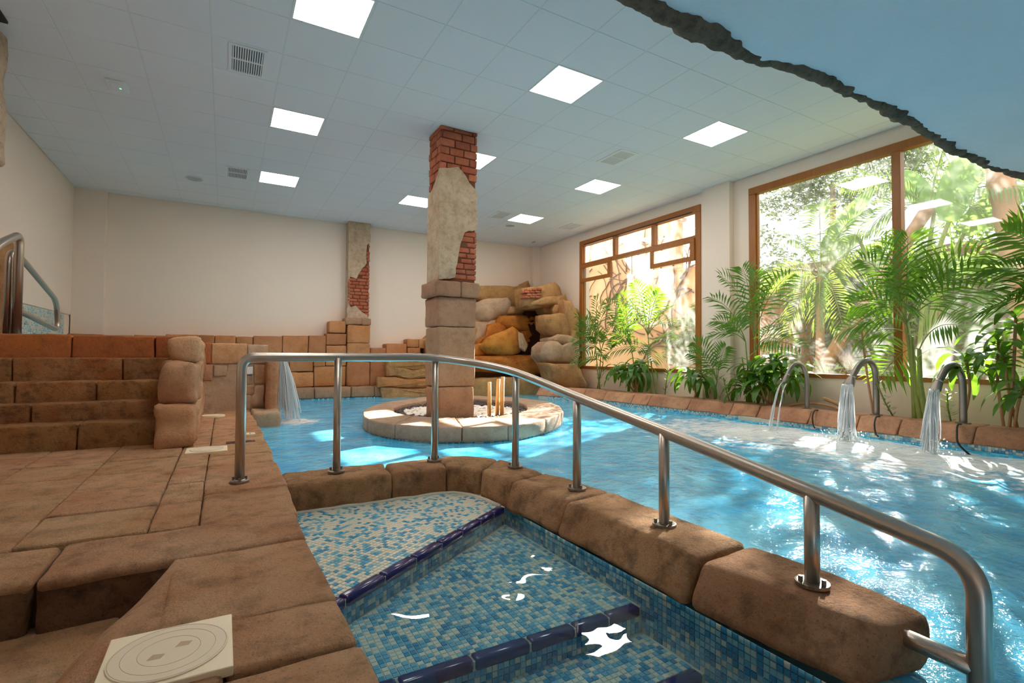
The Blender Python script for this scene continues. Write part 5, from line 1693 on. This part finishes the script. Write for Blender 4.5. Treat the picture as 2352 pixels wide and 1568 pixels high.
bn = thing('banana_plant', 'banana plant with tall stalks and big paddle leaves behind the mullion', 'plant', (10.0, 4.0, .1))
BL = [((9.9, 3.50, 2.9), (9.9, 3.22, 3.95), .50, 0), ((10.3, 3.45, 2.75), (10.5, 2.75, 3.5), .45, .15), ((10.2, 5.6, 2.9), (10.0, 4.6, 3.75), .30, .0),
      ((10.3, 5.0, 3.0), (10.4, 5.75, 2.75), .32, .05), ((10.5, 3.9, 3.3), (10.7, 4.5, 4.2), .4, .05), ((10.2, 3.6, 2.2), (9.9, 2.7, 2.3), .34, .3)]
for k, (a, b, W, sg) in enumerate(BL):
    base_ = Vector((10.05 + .05 * k, 4.02 - .03 * k, .1))
    MB().tube(spline([base_, base_.lerp(Vector(a), .5) + Vector((0, .1, .25)), a], 6), .032, 7).build('stalk', M['stem'], bn, True)
    mb = MB()
    blade(mb, a, b, W, sg, rnd)
    mb.build('leaf', M['banana'], bn, True)

# ================================================================ CEILING FIXTURES
LN = {(4, -7): 'added square light panel out of view above the mosaic entry steps, brightening the near deck', (4, -3): 'square ceiling light panel cut off by the top edge of the picture', (4, 1): 'square ceiling light panel, second of the left-hand row', (4, 5): 'square ceiling light panel, farthest of the left-hand row',
      (8, -3): 'square ceiling light panel, nearest of the middle row', (8, 1): 'square ceiling light panel half hidden behind the big column', (8, 5): 'square ceiling light panel just left of the big column, far end',
      (12, -3): 'square ceiling light panel nearest the picture window', (12, 1): 'square ceiling light panel, middle of the window-side row', (12, 5): 'square ceiling light panel farthest away, above the rock formation'}
for (i, j) in LIGHTS:
    x, y = GX + .6 * i, GY + .6 * j
    t = thing('ceiling_light', LN[(i, j)], 'light', (x + .3, y + .3, CZ), 'recessed ceiling light panels')
    fr = MB()
    for (a, b, c, d) in ((.004, .596, .004, .022), (.004, .596, .578, .596), (.004, .022, .022, .578), (.578, .596, .022, .578)):
        fr.box(x + a, x + b, y + c, y + d, CZ - .002, CZ + .012)
    fr.build('frame', M['white'], t)
    MB().box(x + .022, x + .578, y + .022, y + .578, CZ, CZ + .008).build('diffuser', M['panel'], t)
VN = [(3.51, -.50, 'white air grille between the top and second left-hand lights'), (3.49, 5.5, 'white air grille beside the farthest left-hand light'), (11.52, -.45, 'air grille on the window side of the big column'),
      (11.48, 5.46, 'faint air grille left of the farthest light panel'), (14.5, 5.48, 'air grille close to the window wall at the far end')]
for k, (i, j, lab) in enumerate(VN):
    x, y = GX + .6 * i, GY + .6 * j
    hw, hl = .165, .27
    t = thing('ceiling_vent', lab, 'vent', (x, y, CZ), 'ceiling air grilles')
    fr = MB()
    for (a, b, c, d) in ((-hw, hw, -hl, -hl + .03), (-hw, hw, hl - .03, hl), (-hw, -hw + .03, -hl + .03, hl - .03), (hw - .03, hw, -hl + .03, hl - .03)):
        fr.box(x + a, x + b, y + c, y + d, CZ - .012, CZ + .006)
    fr.build('frame', M['white'], t)
    MB().box(x - hw + .02, x + hw - .02, y - hl + .02, y + hl - .02, CZ - .002, CZ + .004).build('backing', M['ventdark'], t)
    MB().box(x - hw + .03, x + hw - .03, y - .012, y + .012, CZ - .010, CZ).build('cross_bar', M['white'], t)
    for q in range(13):
        sx = x - hw + .04 + q * (2 * hw - .08) / 12
        MB().box(sx - .005, sx + .005, y - hl + .03, y + hl - .03, CZ - .011, CZ - .001).build('slat', M['white'], t)
t = thing('emergency_light', 'small flat emergency light with a green dot on the left of the ceiling', 'light', (-1.054, 6.825, CZ))
MB().rbox(-1.15, -.96, 6.70, 6.95, CZ - .022, CZ + .006, (1, 1, 1), .01).build('housing', M['white'], t, True)
MB().rbox(-1.12, -.99, 6.73, 6.92, CZ - .028, CZ - .018, (1, 1, 1), .01).build('lens', M['ceil'], t, True)
MB().cyl((-1.03, 6.84), .010, CZ - .031, CZ - .027, 8).build('indicator', M['led'], t)
for x, y, lab in ((-.475, 9.867, 'round ceiling speaker on the left, beyond the air grille'), (5.515, 9.81, 'round ceiling speaker just beyond the farthest light panel')):
    t = thing('ceiling_speaker', lab, 'speaker', (x, y, CZ), 'round ceiling speakers')
    MB().cyl((x, y), .125, CZ - .012, CZ + .006, 24, 0, .115).build('rim', M['white'], t, True)
    MB().cyl((x, y), .10, CZ - .014, CZ - .004, 24).build('grille', M['ventpale'], t)
t = thing('ceiling_hatch', 'narrow dark slot in the ceiling at the far right corner', 'hatch', (6.95, 11.0, CZ))
MB().box(6.82, 7.1, 10.86, 11.06, CZ - .006, CZ + .004).build('frame', M['white'], t)
MB().box(6.84, 6.87, 10.88, 11.04, CZ - .008, CZ + .002).build('slot', M['ventdark'], t)

# ================================================================ OVERHANG NEAR THE VIEWER
ov = thing('rock_overhang', 'pale stucco underside of a rough-edged rock overhang at upper right', 'overhang', (4, .5, 2.3))
EX = [0.8, 1.1, 1.43, 1.62, 1.92, 2.28, 2.45, 2.67, 3.18, 3.77, 4.3, 4.64, 5.43, 6.03, 7.33]
EY_ = [1.72, 1.70, 1.67, 1.66, 1.68, 1.68, 1.66, 1.61, 1.60, 1.60, 1.63, 1.66, 1.65, 1.60, 1.6]
ey = lambda x: interp(x, EX, EY_) + .025 * noise.noise((x * 3.1, 0, 0)) + .016 * noise.noise((x * 9.7, 1, 0)) + .008 * noise.noise((x * 27, 2, 0))
m = MB()
NXX, NYY = 180, 20
for i in range(NXX + 1):
    x = lerp(.8, WR, i / NXX)
    for j in range(NYY + 1):
        t_ = j / NYY
        y = lerp(-2.2, ey(x) - .015, t_)
        z = 2.31 + .05 * noise.noise((x * .9, y * .9, 2)) * (1 - t_ ** 4) + .012 * noise.noise((x * 4, y * 4, 5)) * (1 - t_ ** 6)
        m.v.append((x, y, z))
for i in range(NXX):
    for j in range(NYY):
        a = i * (NYY + 1) + j
        m.f.append((a, a + 1, a + NYY + 2, a + NYY + 1))
        m.m.append(0)
m.build('stucco_underside', M['stucco'], ov, True)
m = MB()
K = 8
NXX = 700
for i in range(NXX + 1):
    x = lerp(.8, WR, i / NXX)
    th = (.034 if x < 2.4 else .024) + (.034 if x < 2.4 else .022) * (0.5 + noise.noise((x * 2.3, 7, 0))) + .012 * noise.noise((x * 12, 3, 0))
    for k in range(K):
        a = math.pi * k / (K - 1)
        p = Vector((x, ey(x) - th * .9 + math.cos(a) * th, 2.315 - math.sin(a) * th * .75))
        p += noise.noise_vector(p * 13) * .011 + noise.noise_vector(p * 50) * .002
        m.v.append(tuple(p))
    m.v.append((x, ey(x) - .04, 2.75 + .06 * noise.noise((x * 2, 0, 9))))
    m.v.append((x, -2.2, 2.8))
R_ = K + 2
for i in range(NXX):
    for k in list(range(K - 1)):
        m.f.append((i * R_ + k, (i + 1) * R_ + k, (i + 1) * R_ + k + 1, i * R_ + k + 1))
        m.m.append(0)
    for (k, q) in ((0, K), (K, K + 1)):
        m.f.append((i * R_ + k, i * R_ + q, (i + 1) * R_ + q, (i + 1) * R_ + k))
        m.m.append(0)
m.build('rock_lip', M['lip'], ov, True)
